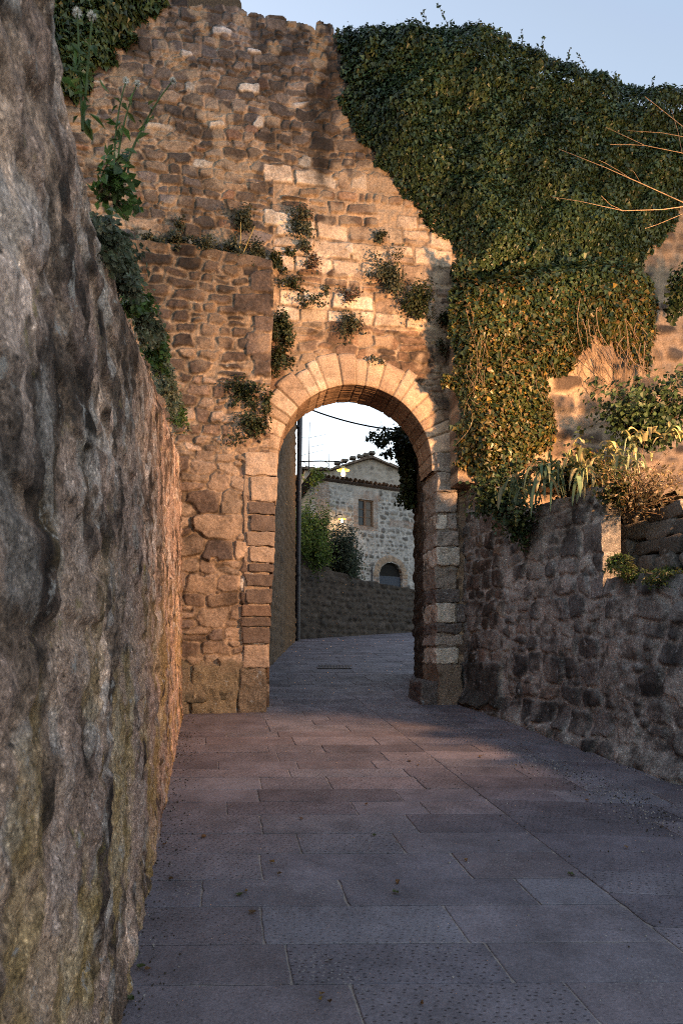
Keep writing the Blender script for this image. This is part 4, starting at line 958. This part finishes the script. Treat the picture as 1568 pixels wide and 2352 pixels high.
straps(at(1190, 1118, 7.9), 30, .34, 'green strappy clump on the wall top nearest the arch', 6, S_g, .8)
straps(at(1345, 1098, 7.0), 30, .32, 'greenish strappy clump just left of the bright wall end', 7, S_g + S_y[:1], .9)
straps(at(1440, 1060, 6.8), 26, .30, 'mixed green and straw strappy clump right above the bright wall end', 8, S_g + S_y[1:], .9)
tuft(at(1412, 1118, 6.62), .17, .10, .17, 420, IV2, 'leafy creeper dangling over the top of the bright wall end', 508, name='creeper', cat='plant', size=(.03, .06), wid=.42, nst=16, droop=.9)
tuft(at(1425, 1290, 6.5), .16, .12, .09, 900, G_dark + G_fresh, 'grassy tuft at the foot of the bright wall end', 509, name='grass_tuft', cat='grass', size=(.02, .05), wid=.25, nst=14)
# bare branches coming in from a small tree outside on the right
def bare_tree():
    t = thing('bare_tree', 'slender leafless tree whose thin orange-brown branches reach in from the right', 'tree', (5.0, 7.2, 3.0))
    d = 7.2
    tubes('trunk', t, M_twig, [([(5.0, 7.2, 2.9), (4.95, 7.15, 4.2), (4.8, 7.2, 5.3), (4.75, 7.2, 6.6), (4.7, 7.1, 7.9)], .05, .02)], 8)
    br = [([(1900, 560), (1700, 440), (1568, 392), (1470, 395), (1280, 378)][1:], .010), ([(1790, 520), (1600, 470), (1568, 465), (1480, 425), (1390, 385), (1320, 357), (1282, 342)], .010),
          ([(1790, 440), (1600, 470), (1520, 481), (1430, 484), (1330, 462), (1265, 452)], .009), ([(1790, 420), (1640, 370), (1560, 350), (1480, 334), (1390, 292)], .008), ([(1790, 330), (1600, 320), (1520, 305), (1440, 300)], .006),
          ([(1790, 420), (1620, 330), (1560, 285), (1510, 245), (1480, 222)], .008), ([(1600, 470), (1570, 490), (1510, 515), (1480, 525)], .005), ([(1565, 350), (1555, 300), (1540, 250)], .005), ([(1450, 412), (1420, 392), (1390, 375), (1375, 368)], .004), ([(1430, 484), (1400, 470), (1380, 450)], .003), ([(1480, 334), (1440, 332), (1400, 332)], .003), ([(1470, 420), (1455, 395), (1440, 385)], .003)]
    L = []
    for i, (p, r) in enumerate(br[1:]):
        pts = [at(x, y, d - .25 * math.sin(i * 1.7) + .1 * math.sin(k * 1.3 + i)) for k, (x, y) in enumerate(p)]
        L.append((pts, r * .55, .0015))
    tubes('branches', t, M_twig, L, 6)
bare_tree()

# ================================================================== BEYOND THE GATE
def wallcolor(seed, base, amp=.35):
    def f(U, V): return np.array(base)[None, None] * (1 - amp / 2 + amp * fbm(U * 1.3, V * 1.3, seed, 5))[..., None]
    return f
def simple_wall(name, parent, mat, A, B, z0, z1, pal, mortar, seed, hr=(.18, .3), thick=.5, res=.05, gap=.04, hole=None, smear=None, tint=None, lean=0., relief_h=.03, extra_stones=None):
    A = np.array(A, float); B = np.array(B, float); L = float(np.linalg.norm(B - A)); ud = (B - A) / L
    f0 = z0 if callable(z0) else (lambda u: u * 0 + z0); f1 = z1 if callable(z1) else (lambda u: u * 0 + z1)
    us = np.linspace(0, L, 30); zl, zh = float(f0(us).min()), float(f1(us).max())
    ms = Masonry(seed, 0, L, zl, zh, res * .8, warp=.05, ws=.3, mortar=mortar)
    ms.rubble(0, L, zl, zh, hr, (.8, 2.0), gap, pal)
    if extra_stones: extra_stones(ms)
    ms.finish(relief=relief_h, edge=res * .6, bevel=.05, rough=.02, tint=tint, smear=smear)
    U, V = grid(0, L, f0, f1, res, res)
    return relief(name, parent, mat, lambda U: (A[0] + ud[0] * U, A[1] + ud[1] * U), ud, U, V, ms, thick, hole)
# left building along the lane
lb = thing('lane_building', 'tall plastered building flank on the left just beyond the arch', 'building', (-1.6, 16, ground(16)))
def tintl(U, V, C, m):
    g = sst(7.2, 8.4, U + .5 * (fbm(V * 1.2, U * .6, 5, 3) - .5))
    C = C * (1 - g[..., None]) + np.array((.135, .08, .043)) * (.7 + .6 * fbm(U * 2, V * .7, 6, 4))[..., None] * g[..., None]
    return C
simple_wall('wall', lb, M_gate, (-1.56, 10.3), (-1.50, 22.2), lambda u: SL * (10.3 + u) - .2, 11.5, [(.11, .07, .045, 1), (.15, .095, .06, 1), (.08, .055, .04, 1)], (.15, .10, .065), 51, thick=1.2, tint=tintl, smear=lambda U, V: .6 * sst(.3, .6, fbm(U, V, 3, 3)))
# right wall along the lane
rb = thing('lane_wall', 'dark stone wall running from the right jamb into the lane', 'wall', (1.4, 12, ground(12)))
simple_wall('wall', rb, M_dark, (1.42, 13.3), (1.27, 10.32), lambda u: SL * (13.3 - u) - .2, 6.2, [(.085, .068, .058, 2), (.065, .053, .046, 2)], (.08, .065, .055), 52, thick=.8)
iv4 = thing('ivy', 'ivy hanging over the dark wall top seen through the right of the arch', 'ivy', (1.4, 12.5, 5.5))
def ivy_arch():
    rng = np.random.default_rng(77); n = 5200
    px = rng.normal(size=n); cx = []; 
    P = []
    for i in range(n):
        t = rng.random()
        y = 985 + t * 175; w = np.interp(t, [0, .25, .5, .8, 1], [35, 34, 24, 16, 8]); x = 938 - w * rng.random() ** 1.3 + 14 * rng.random(); P.append(at(x, y + rng.normal() * 6, 12.6 + rng.normal() * .25))
    for (x0, y0, x1, y1, m) in ((930, 990, 868, 1020, 240), (930, 1010, 850, 1000, 120), (920, 1030, 880, 1045, 160), (880, 1016, 840, 1005, 50), (900, 1000, 876, 985, 60), (935, 1100, 915, 1160, 200)):
        for _ in range(m):
            t = rng.random(); P.append(at(x0 + (x1 - x0) * t + rng.normal() * 4, y0 + (y1 - y0) * t + rng.normal() * 5, 12.5 + rng.normal() * .15))
    P = np.array(P); n = len(P)
    leaves('foliage', iv4, M_ivy, P, rng.normal(size=(n, 3)) + np.array([-.4, -.8, .5]), rng.normal(size=(n, 3)) + np.array([0, 0, -.6]), rng.uniform(.04, .085, n), pick(rng, IV, n), lobed=True)
    st = []
    for (x0, y0, x1, y1) in ((940, 1000, 850, 1000), (940, 985, 868, 1022), (936, 1030, 880, 1046), (868, 1010, 838, 975), (884, 1000, 872, 965)):
        st.append(([at(x0 + (x1 - x0) * t, y0 + (y1 - y0) * t + 4 * math.sin(t * 6), 12.5) for t in np.linspace(0, 1, 8)], .006, .002))
    tubes('stem', iv4, M_bark, st)
ivy_arch()
# curving lane wall with bushes
cw = thing('garden_wall', 'dark curving stone wall below the house at the bend of the lane', 'wall', (0, 25, ground(25)))
simple_wall('wall', cw, M_dark, (-1.75, 22.6), (4.2, 28.3), lambda u: SL * (22.6 + u * .69) - .2, lambda u: np.interp(u, [0, 1.4, 3., 4.5, 8.5], [5.05, 4.62, 4.35, 4.22, 4.05]) + .08 * (vn(u * 4, u * 0, 3) - .5), [(.05, .042, .037, 2), (.068, .057, .05, 2), (.04, .035, .033, 1)], (.07, .058, .05), 53, thick=.5, relief_h=.05)
def bush(name, label, cpx, d, hw, hh, n, pal, seed, depth=.9):
    c = at(*cpx, d); s = d / F
    return tuft(c, hw * s, depth, hh * s, n, pal, label, seed, base=c - np.array([0, 0, hh * s * 1.15]), name=name, cat='bush', size=(.06, .13), wid=.3, nst=70)
G_lime = [(.09, .15, .028, 3), (.065, .115, .022, 3), (.13, .175, .04, 1), (.04, .075, .018, 2)]
bush('garden_bush', 'bright green leafy bush on the curving lane wall', (712, 1222), 23.6, 50, 80, 15000, G_lime, 601)
bush('garden_bush', 'dark dense bush to the right of the bright green one', (784, 1274), 25.2, 50, 58, 15000, [(.025, .042, .024, 3), (.036, .055, .033, 2), (.05, .065, .045, 1)], 602)
# garden soil behind the curving wall
gx = np.array([[-2.2, 23.4], [3.9, 29.2], [9, 60], [-30, 60], [-30, 23.4]])
mesh_obj('garden_ground', np.column_stack([gx, [4.4, 3.6, 4, 4, 4.4]]), np.array([[0, 1, 2], [0, 2, 3], [0, 3, 4]]), M_soil, None, np.ones((5, 3)) * np.array((.06, .055, .035)))['kind'] = 'structure'

# the house
hs = thing('stone_house', 'pale rubble-stone house with shuttered window and arched door beyond the gate', 'house', at(840, 1355, 31))
def build_house():
    a = R(30); ud = np.array([math.cos(a), math.sin(a)])
    A = np.array(at(722, 1100, 29.6)[:2]); L = 10.; B = A + ud * L
    nd = np.array([ud[1], -ud[0]])
    def hh(x, y, off=0.):
        k = (x - 784) / F; # ray (k t, t); (P-A).nd = off
        t = (off + A @ nd) / (k * nd[0] + nd[1]); return float(np.array([k * t, t]) @ ud - A @ ud), EYE + (HZ - y) * t / F, t
    zt = hh(724, 1102)[1]
    w0, w1 = hh(823, 1146), hh(857, 1210); d0, d1 = hh(871, 1350), hh(923, 1350); dc = (d0[0] + d1[0]) / 2; dr = (d1[0] - d0[0]) / 2; dz = hh(897, 1292)[1] - dr
    def brick(ms):
        c = (.25, .165, .125)
        z = zt - 2.6
        def br(u0, u1, z0, z1, h=.075, w=.26, vert=False):
            if vert:
                u = u0
                while u < u1: ms.stone(u + h / 2, (z0 + z1) / 2, h / 2 - .006, (z1 - z0) / 2, 0, .01, .01, 0, 0, np.array(c) * ms.rng.uniform(.75, 1.25)); u += h
            else:
                zz = z0; k = 0
                while zz < z1:
                    u = u0 - (k % 2) * w / 2
                    while u < u1:
                        x0, x1 = max(u, u0), min(u + w, u1)
                        if x1 - x0 > .04: ms.stone((x0 + x1) / 2, zz + h / 2, (x1 - x0) / 2 - .006, h / 2 - .006, 0, .01, .01, 0, 0, np.array(c) * ms.rng.uniform(.75, 1.25))
                        u += w
                    zz += h; k += 1
        ms_dep = ms.dep
        def clear(u0, u1, z0, z1):
            k = (ms.U > u0) & (ms.U < u1) & (ms.V > z0) & (ms.V < z1); ms.dep[k] = -1
        clear(0, .75, zt - 3.2, zt); br(0, .75, zt - 3.2, zt)
        clear(w0[0] - .3, w1[0] + .3, w1[1] - .25, w0[1] + .5); br(w0[0] - .28, w0[0], w1[1] - .2, w0[1]); br(w1[0], w1[0] + .28, w1[1] - .2, w0[1]); br(w0[0] - .28, w1[0] + .28, w0[1] + .02, w0[1] + .42, vert=True); br(w0[0] - .2, w1[0] + .2, w1[1] - .2, w1[1])
        q = hh(898, 1155 + 55); br(q[0] - .1, q[0] + 1.2, q[1] - .0, q[1] + .35, vert=True)
        for aa in np.linspace(0, math.pi, 26): ms.stone(dc + math.cos(aa) * (dr + .17), dz + math.sin(aa) * (dr + .17), .16, .07, aa, .01, .01, 0, 0, np.array((.27, .2, .15)) * ms.rng.uniform(.8, 1.2))
        br(dc - dr - .32, dc - dr, dz - 1.6, dz); br(dc + dr, dc + dr + .32, dz - 1.6, dz)
    hole = lambda u, z: ((u > w0[0]) & (u < w1[0]) & (z > w1[1]) & (z < w0[1])) | (np.hypot(u - dc, z - dz) < dr) | ((np.abs(u - dc) < dr) & (z < dz) & (z > 3.5))
    pal = [(.13, .122, .117, 2), (.19, .176, .166, 2), (.26, .242, .228, 1.6), (.10, .094, .093, 1.4), (.21, .155, .128, .7)]
    simple_wall('wall', hs, M_far, A, B, 2.4, zt, pal, (.37, .355, .345), 61, hr=(.13, .27), thick=.45, res=.03, gap=.055, hole=hole, extra_stones=brick, smear=lambda U, V: .7 * sst(.46, .62, fbm(U * .9, V * .9, 4, 3)) * (U > .8))
    # left flank, its top falling away with the roof
    sd = np.array([-ud[1], ud[0]]); B2 = A + sd * 7
    fl = lambda u: zt - .1 - (7 - u) * .42
    simple_wall('flank', hs, M_far, B2, A + sd * .45, 2.4, fl, pal, (.36, .31, .25), 62, thick=.45, res=.06, gap=.06, smear=lambda U, V: .8 + 0 * U)
    # mono-pitch roof with barrel tiles along the front edge, falling to the back
    VV = []; QQ = []; CC = []; o = 0; rng = np.random.default_rng(4)
    u = -.35
    while u < L:
        r = .10; k = 7; ang = np.linspace(0, math.pi, k); rows = []
        j = rng.uniform(-.05, .05)
        for t in np.linspace(0, 1, 6):
            b = -.26 + j + t * 8.0; zc = zt + .12 - b * .42 * (1 if b > 0 else .2) + rng.uniform(-.02, .02)
            for aa in ang:
                uu = u + .1 - math.cos(aa) * r; p = A + ud * uu + sd * b; rows.append([p[0], p[1], zc + math.sin(aa) * r])
        ix = np.arange(6 * k).reshape(6, k); VV.append(np.array(rows)); QQ.append(np.stack([ix[:-1, :-1], ix[:-1, 1:], ix[1:, 1:], ix[1:, :-1]], -1).reshape(-1, 4) + o); o += 6 * k
        CC.append(np.repeat((np.array((.17, .115, .085)) * rng.uniform(.6, 1.35))[None], 6 * k, 0)); u += .215
    # deck under the tiles
    c4 = [(-.3, -.16), (L, -.16), (L, 7.6), (-.3, 7.6)]
    top = np.array([[*(A + ud * a_ + sd * b_), zt + .10 - b_ * .42 * (1 if b_ > 0 else .2)] for a_, b_ in c4]); bot = top - np.array([0, 0, .05])
    VV.append(np.concatenate([top, bot])); QQ.append(np.array([[0, 1, 2, 3], [7, 6, 5, 4], [0, 4, 5, 1], [1, 5, 6, 2], [2, 6, 7, 3], [3, 7, 4, 0]]) + o); CC.append(np.ones((8, 3)) * np.array((.06, .045, .04)))
    mesh_obj('roof', np.concatenate(VV), np.concatenate(QQ), M_tile, hs, np.concatenate(CC))
    # window: frame with two casements and bars, panes
    def boxes(lst):
        V = []; Q = []; o = 0
        for (u0, u1, z0, z1, n0, n1) in lst:
            for (uu, nn, zz) in ((u0, n0, z0), (u1, n0, z0), (u1, n1, z0), (u0, n1, z0), (u0, n0, z1), (u1, n0, z1), (u1, n1, z1), (u0, n1, z1)):
                p = A + ud * uu + nd * nn; V.append([p[0], p[1], zz])
            Q += [[o + i for i in f] for f in ((3, 2, 1, 0), (4, 5, 6, 7), (0, 1, 5, 4), (1, 2, 6, 5), (2, 3, 7, 6), (3, 0, 4, 7))]; o += 8
        return np.array(V), np.array(Q)
    ua, ub, za, zb = w0[0], w1[0], w1[1], w0[1]; um = (ua + ub) / 2
    win = mesh_obj('window', *boxes([(ua, ua + .05, za, zb, -.16, -.08), (ub - .05, ub, za, zb, -.16, -.08), (ua + .05, ub - .05, za, za + .05, -.16, -.08), (ua + .05, ub - .05, zb - .05, zb, -.16, -.08), (um - .05, um + .05, za + .05, zb - .05, -.155, -.07)]), M_wood, hs, smooth=False)
    q = [(ua + .05, um - .05, za + .05 + (zb - za - .1) * k / 3 - .015, za + .05 + (zb - za - .1) * k / 3 + .015, -.15, -.10) for k in (1, 2)] + [(um + .05, ub - .05, za + .05 + (zb - za - .1) * k / 3 - .015, za + .05 + (zb - za - .1) * k / 3 + .015, -.15, -.10) for k in (1, 2)]
    def sub(name, lst, mat, par):
        V, Q = boxes(lst); ob = mesh_obj(name, V - np.array(hs.location), Q, mat, None, smooth=False); ob.parent = par; return ob
    [sub('glazing_bar', [b_], M_wood, win) for b_ in q]; sub('pane', [(ua + .05, um - .05, za + .05, zb - .05, -.145, -.13)], M_glass, win)
    sub('pane', [(um + .05, ub - .05, za + .05, zb - .05, -.142, -.125)], mat_plain('curtained_pane', (.075, .06, .052), .3), win)
    # arched doorway
    aa = np.linspace(0, math.pi, 17); pr = [(dc + math.cos(t) * dr, dz + math.sin(t) * dr) for t in aa] + [(dc - dr, 3.4), (dc + dr, 3.4)]
    V = []; n = len(pr)
    for off in (-.18, -.28):
        for (uu, zz) in pr: p = A + ud * uu + nd * off; V.append([p[0], p[1], zz])
    V = np.array(V); c0 = V[:n].mean(0); V = np.vstack([V, c0])
    tri = np.array([[i, (i + 1) % n, 2 * n] for i in range(n)]); sq = np.array([[i, n + i, n + (i + 1) % n, (i + 1) % n] for i in range(n)])
    door = mesh_obj('door', V, [tri, sq], M_door, hs, smooth=False)
    pz = hh(897, 1323)[1]
    sub('panel', [(dc - dr + .03, dc + dr - .03, 3.5, pz, -.17, -.12)], M_blue, door)
    p = hh(838 - 0, 1330); pp = [A + ud * (hh(853, 1320)[0]) + nd * .05]
    t = thing('drainpipe', 'thin dark pipe on the house wall left of the arched door', 'pipe', (*pp[0], 3.6))
    tubes('pipe', t, M_pipe, [([(*pp[0], 3.3), (*pp[0], hh(853, 1303)[1])], .035, .035)], 8)
    return A, ud, nd, hh, boxes
HA, HUD, HND, HH, HBOX = build_house()
# taller gabled house behind
h2 = thing('gabled_house', 'taller stone house with low gable roof behind the pale one', 'house', at(850, 1355, 38))
def build_h2():
    d = 37.; A = at(700, 1200, d)[:2]; B = at(1060, 1200, d + 1.5)[:2]
    A = np.array(A); B = np.array(B); L = np.linalg.norm(B - A); ud = (B - A) / L; sd = np.array([-ud[1], ud[0]])
    prof = [(700, 1080), (752, 1080), (753, 1082), (856, 1046), (990, 1096), (1060, 1110)]
    pu = [(x - 700) / F * d for x, y in prof]; pz = [EYE + (HZ - y) * d / F for x, y in prof]
    zt = lambda u: np.interp(u, pu, pz)
    simple_wall('wall', h2, M_far, A, B, 3., zt, [(.17, .155, .145, 2), (.23, .205, .19, 2), (.29, .26, .23, 1)], (.34, .31, .28), 63, hr=(.14, .28), thick=8., res=.07, gap=.07)
    VV = []; QQ = []; CC = []; o = 0; rng = np.random.default_rng(6)
    for (ua, ub) in ((pu[0] - .3, pu[1]), (pu[2] - .25, pu[3]), (pu[3], pu[5])):
        n = 10
        for i in range(n):
            a0 = ua + (ub - ua) * i / n; a1 = ua + (ub - ua) * (i + 1) / n + .06
            h = rng.uniform(.10, .16)
            for s0, s1 in ((-.25, 8.),):
                V = []
                for (uu, ss, e) in ((a0, s0, .015), (a1, s0, .015), (a1, s1, .015), (a0, s1, .015), (a0, s0, h), (a1, s0, h), (a1, s1, h), (a0, s1, h)):
                    p = A + ud * uu + sd * ss; V.append([p[0], p[1], float(zt(uu)) + e])
                VV.append(np.array(V)); QQ.append(np.array([[3, 2, 1, 0], [4, 5, 6, 7], [0, 1, 5, 4], [1, 2, 6, 5], [2, 3, 7, 6], [3, 0, 4, 7]]) + o); o += 8
                CC.append(np.repeat((np.array((.15, .115, .095)) * rng.uniform(.7, 1.3))[None], 8, 0))
    mesh_obj('roof', np.concatenate(VV), np.concatenate(QQ), M_tile, h2, np.concatenate(CC), smooth=False)
    # boulders weighing down the verge tiles
    L_ = [((*(A + ud * (x - 700) / F * d - sd * .1), EYE + (HZ - y) * d / F + .2), (.17, .2, .085), ud, (.13, .12, .11)) for (x, y) in ((775, 1070), (792, 1064), (811, 1057), (828, 1052), (842, 1048), (856, 1043))]
    blocks('ridge_stones', h2, M_far, L_, n=6, amp=.05, rnd=.1)
build_h2()
def antenna():
    t = thing('tv_antenna', 'tall thin rooftop aerial with three cross rods against the sky', 'antenna', at(709, 1080, 36))
    d = 36.; s = d / F
    tubes('mast', t, M_metal, [([at(709, 1085, d), at(711, 970, d)], .03, .022)], 6)
    for (y, xa, xb, dy) in ((1003, 712, 748, -5), (1003, 690, 711, 3), (1025, 712, 745, -5), (1044, 692, 745, -11)):
        tubes('rod', t, M_metal, [([at(xa, y + 2, d), at(xb, y + dy, d)], .014, .010)], 4)
    t2 = thing('roof_pole', 'short thin pole on the roof right of the aerial', 'pole', at(755, 1080, 36))
    tubes('mast', t2, M_metal, [([at(755, 1082, 36), at(755, 1042, 36)], .018, .012)], 5)
antenna()
vy = tuft(at(725, 1095, 28.6), .55, .3, .35, 260, [(.16, .19, .03, 2), (.09, .13, .03, 2)], 'yellow-green creeper climbing the left roof edge of the pale house', 620, name='creeper', cat='plant', size=(.10, .18), wid=.35, nst=14)

# pipe, cable, lamps, post, grate
pp = thing('downpipe', 'long dark downpipe at the corner of the plastered building', 'pipe', (-1.44, 22.1, ground(22)))
tubes('pipe', pp, M_pipe, [([(-1.42, 22.15, ground(22) - .05), (-1.40, 22.15, 5), (-1.36, 22.15, 8.), (-1.33, 22.15, 11.)], .085, .085)], 10)
for z in (4.1, 6.5, 8.9): tubes('clamp', pp, M_metal, [([(-1.41, 22.15, z), (-1.41, 22.15, z + .07)], .105, .105)], 10)
cb = thing('cable', 'black overhead cable sagging across the lane behind the arch', 'cable', at(690, 930, 14))
tubes('wire', cb, M_metal, [([at(660 + 290 * t, 918 + 72 * t + 70 * t * (1 - t) * .9, 14) for t in np.linspace(0, 1, 20)], .016, .016)], 6)
def lathe(prof, c, k=24):
    V = []; n = len(prof)
    for (r, z) in prof:
        for a in np.arange(k) * 2 * math.pi / k: V.append([c[0] + r * math.cos(a), c[1] + r * math.sin(a), c[2] + z])
    ix = np.arange(n * k).reshape(n, k); nx = np.roll(ix, -1, 1)
    return np.array(V), np.stack([ix[:-1], nx[:-1], nx[1:], ix[1:]], -1).reshape(-1, 4)
def street_lamp(label, c, arm, power, rad=.21, scroll=True, size=.05, bulb_m=None, col=(1, .6, .25)):
    """enamel dish with bare bulb on an arm; c is the dish rim centre, arm the points of its bracket"""
    t = thing('street_lamp', label, 'lamp', tuple(arm[0]))
    tubes('arm', t, M_metal, [(arm, .022, .02)] , 8)
    s = rad / .21
    V, q = lathe([(.0, .12 * s), (.05 * s, .115 * s), (.07 * s, .07 * s), (.12 * s, .05 * s), (.21 * s, .0), (.205 * s, -.004 * s), (.12 * s, .04 * s), (.05 * s, .05 * s), (0, .05 * s)], c)
    mesh_obj('shade', V, q, M_dish, t)
    V, q = lathe([(0.001, .05 * s), (.03 * s, .045 * s), (.04 * s, -.02 * s), (.07 * s, -.09 * s), (.075 * s, -.13 * s), (.05 * s, -.18 * s), (0.001, -.20 * s)], c, 16)
    mesh_obj('bulb', V, q, bulb_m or M_bulb, t)
    l = bpy.data.lights.new('lamp_light', 'POINT'); l.energy = power; l.color = col; l.shadow_soft_size = size
    lo = bpy.data.objects.new('lamp_light', l); COL.objects.link(lo); lo.parent = t; lo.location = Vector(c) + Vector((0, 0, -.28 * s)) - Vector(arm[0])
    return t
c1 = at(788, 1080, 21.9); a0 = at(688, 1060, 21.9); a1 = at(778, 1060, 21.9)
l1 = street_lamp('lit dish-shade street lamp on a long arm over the lane', c1, [a0, at(735, 1059, 21.9), a1, at(785, 1063, 21.9), at(788, 1071, 21.9)], 14.)
for sx in (694, 745): tubes('scroll', l1, M_metal, [([at(sx + 9 * math.cos(a) , 1068 + 7 * math.sin(a), 21.9) for a in np.linspace(-1.5, 3.6, 14)], .012, .008)], 5)
u2, z2, t2 = HH(785, 1192, .55); pc = HA + HUD * u2 + HND * .55; pw = HA + HUD * (u2 + .0) + HND * .0
l2 = street_lamp('small lit wall lamp above the dark bush on the pale house', (pc[0], pc[1], z2), [(pw[0], pw[1], z2 + .22), ((pc[0] + pw[0]) / 2, (pc[1] + pw[1]) / 2, z2 + .24), (pc[0], pc[1], z2 + .20), (pc[0], pc[1], z2 + .1)], 7., rad=.18)
# the floodlight that lights the near side of the gate, on a post up on the terrace (outside the frame)
def floodlight():
    L = Vector(LAMP_POS); dv = (Vector(LAMP_AIM) - L).normalized(); q = dv.to_track_quat('-Z', 'Y')
    t = thing('floodlight', 'lit floodlight on a short post on the terrace, aimed at the gate', 'lamp', (L[0] + .1, L[1] - .12, 2.85))
    tubes('post', t, M_metal, [([(L[0] + .1, L[1] - .12, 2.8), (L[0] + .1, L[1] - .12, L[2] - .16)], .04, .035)], 10)
    def box(name, hx, hy, z0, z1, mat, fl=1.):
        V = [q @ Vector((sx * hx * f, sy * hy * f, z)) + L for z, f in ((z0, 1.), (z1, fl)) for sx, sy in ((-1, -1), (1, -1), (1, 1), (-1, 1))]
        return mesh_obj(name, np.array([list(v) for v in V]), np.array([[0, 1, 2, 3], [7, 6, 5, 4], [0, 4, 5, 1], [1, 5, 6, 2], [2, 6, 7, 3], [3, 7, 4, 0]]), mat, t, smooth=False)
    box('housing', .19, .15, .03, .14, M_metal, .6); box('lens', .175, .135, .012, .027, mat_emit('lit_lens', LAMP_COL, 25))
    l = bpy.data.lights.new('lamp_light', 'SPOT'); l.energy = LAMP_W; l.color = LAMP_COL; l.shadow_soft_size = .17; l.spot_size = R(168); l.spot_blend = 1.
    lo = bpy.data.objects.new('lamp_light', l); COL.objects.link(lo); lo.parent = t; lo.location = L - Vector(t.location) + dv * .02; lo.rotation_euler = q.to_euler()
floodlight()
def post():
    p = at(907, 1452, 26.8); V, q = lathe([(.001, .50), (.06, .49), (.085, .44), (.09, .2), (.11, -.1)], p, 10)
    V[:, 0] += (V[:, 2] - p[2]) * -.08
    tag(mesh_obj('stone_post', V, q, M_post), 'short pale leaning stone post at the foot of the curving wall', 'post')
post()
def grate():
    t = thing('drain_grate', 'flat iron drain grate in the paving beyond the arch', 'grate', (-.15, 14.4, SL * 14.4))
    V = []; Q = []; o = 0
    def bx(x0, x1, y0, y1):
        nonlocal o
        for z in (.004, .016):
            for (x, y) in ((x0, y0), (x1, y0), (x1, y1), (x0, y1)): V.append([x, y, SL * y + z])
        Q.extend([[o + i for i in f] for f in ((4, 5, 6, 7), (0, 1, 5, 4), (1, 2, 6, 5), (2, 3, 7, 6), (3, 0, 4, 7))]); o += 8
    for k in range(11): bx(-.46 + k * .062, -.46 + k * .062 + .03, 14.18, 14.62)
    bx(-.5, .22, 14.12, 14.17); bx(-.5, .22, 14.63, 14.68)
    mesh_obj('bars', np.array(V), np.array(Q), M_metal, t, smooth=False)
grate()
# fallen leaves and grit
def litter():
    rng = np.random.default_rng(15); LC = [(.20, .10, .04), (.30, .20, .05), (.12, .07, .035), (.07, .09, .03), (.25, .14, .05)]
    spots = [(690, 1882), (622, 1982), (300, 2296), (735, 2300), (757, 2306), (741, 2286), (335, 2230), (318, 2226), (910, 2052), (915, 2030), (1070, 1980), (390, 2022), (940, 1750), (378, 1942), (565, 2050), (575, 2100), (550, 2060), (858, 1922), (1150, 1690), (1100, 1740), (1185, 1760), (640, 2010), (470, 1925), (760, 2210), (970, 2310), (1310, 2010), (1440, 1950), (1350, 1840), (840, 1850), (960, 1760)]
    for i, (x, y) in enumerate(spots):
        d = EYE * F / (y - HZ + SL * F); X = (x - 784) * d / F; s = rng.uniform(.012, .03); n = 1
        a = rng.uniform(0, 6.28); k = 9; ang = np.linspace(0, 2 * math.pi, k, endpoint=False); r = s * (.6 + .4 * np.cos(ang)) * (1 + .25 * np.cos(3 * ang + a))
        P = np.stack([X + r * np.cos(ang + a), d + r * np.sin(ang + a), SL * (d + r * np.sin(ang + a)) + .008 + .014 * rng.random(k)], -1); c = np.array([[X, d, SL * d + .006]])
        V = np.concatenate([P, c]); tri = np.array([[j, (j + 1) % k, k] for j in range(k)])
        o = mesh_obj('fallen_leaf', V, tri, M_leaf, None, np.repeat(np.array(LC[rng.integers(5)])[None], k + 1, 0), smooth=False)
        tag(o, 'small dry curled leaf fallen on the stone paving', 'leaf', 'fallen leaves on the lane')
    # pale grit washed along the right wall, plus crumbs of earth
    n = 5200; V0, Q0 = cube_grid(2); 
    t = rng.random(n); d = np.where(rng.random(n) < .7, rng.uniform(2.6, 7.0, n), rng.uniform(1.5, 10, n)); wallx = RA[0] + RUD[0] / RUD[1] * (d - RA[1])
    off = np.where(rng.random(n) < .55, .85 + .16 * rng.normal(size=n), np.where(rng.random(n) < .8, np.abs(rng.normal(size=n)) * .10, rng.uniform(0, 3.2, n))); X = wallx - np.abs(off)
    lf = rng.random(n) < .14; dl = rng.uniform(2.2, 9, n); d = np.where(lf, dl, d); X = np.where(lf, lx(dl) + .02 + np.abs(rng.normal(size=n)) * .11, X)
    s = rng.uniform(.001, .0036, n) * np.where(d < 4, .75, 1.); VV = V0[None] * (s[:, None, None] * rng.uniform(.6, 1.6, (n, 1, 3))) + np.stack([X, d, SL * d + s * .8 + .001], -1)[:, None]
    Q = (Q0[None] + (np.arange(n) * len(V0))[:, None, None]).reshape(-1, 4); pale = rng.random(n) < np.where(lf, .15, .6)
    C = np.where(pale[:, None], np.array((.33, .31, .30)), np.array((.05, .04, .03))) * rng.uniform(.7, 1.3, (n, 1))
    tag(mesh_obj('grit', VV.reshape(-1, 3), Q, M_soil, None, np.repeat(C, len(V0), 0), smooth=False), 'pale grit and crumbs scattered over the paving', 'grit', kind='stuff')
litter()
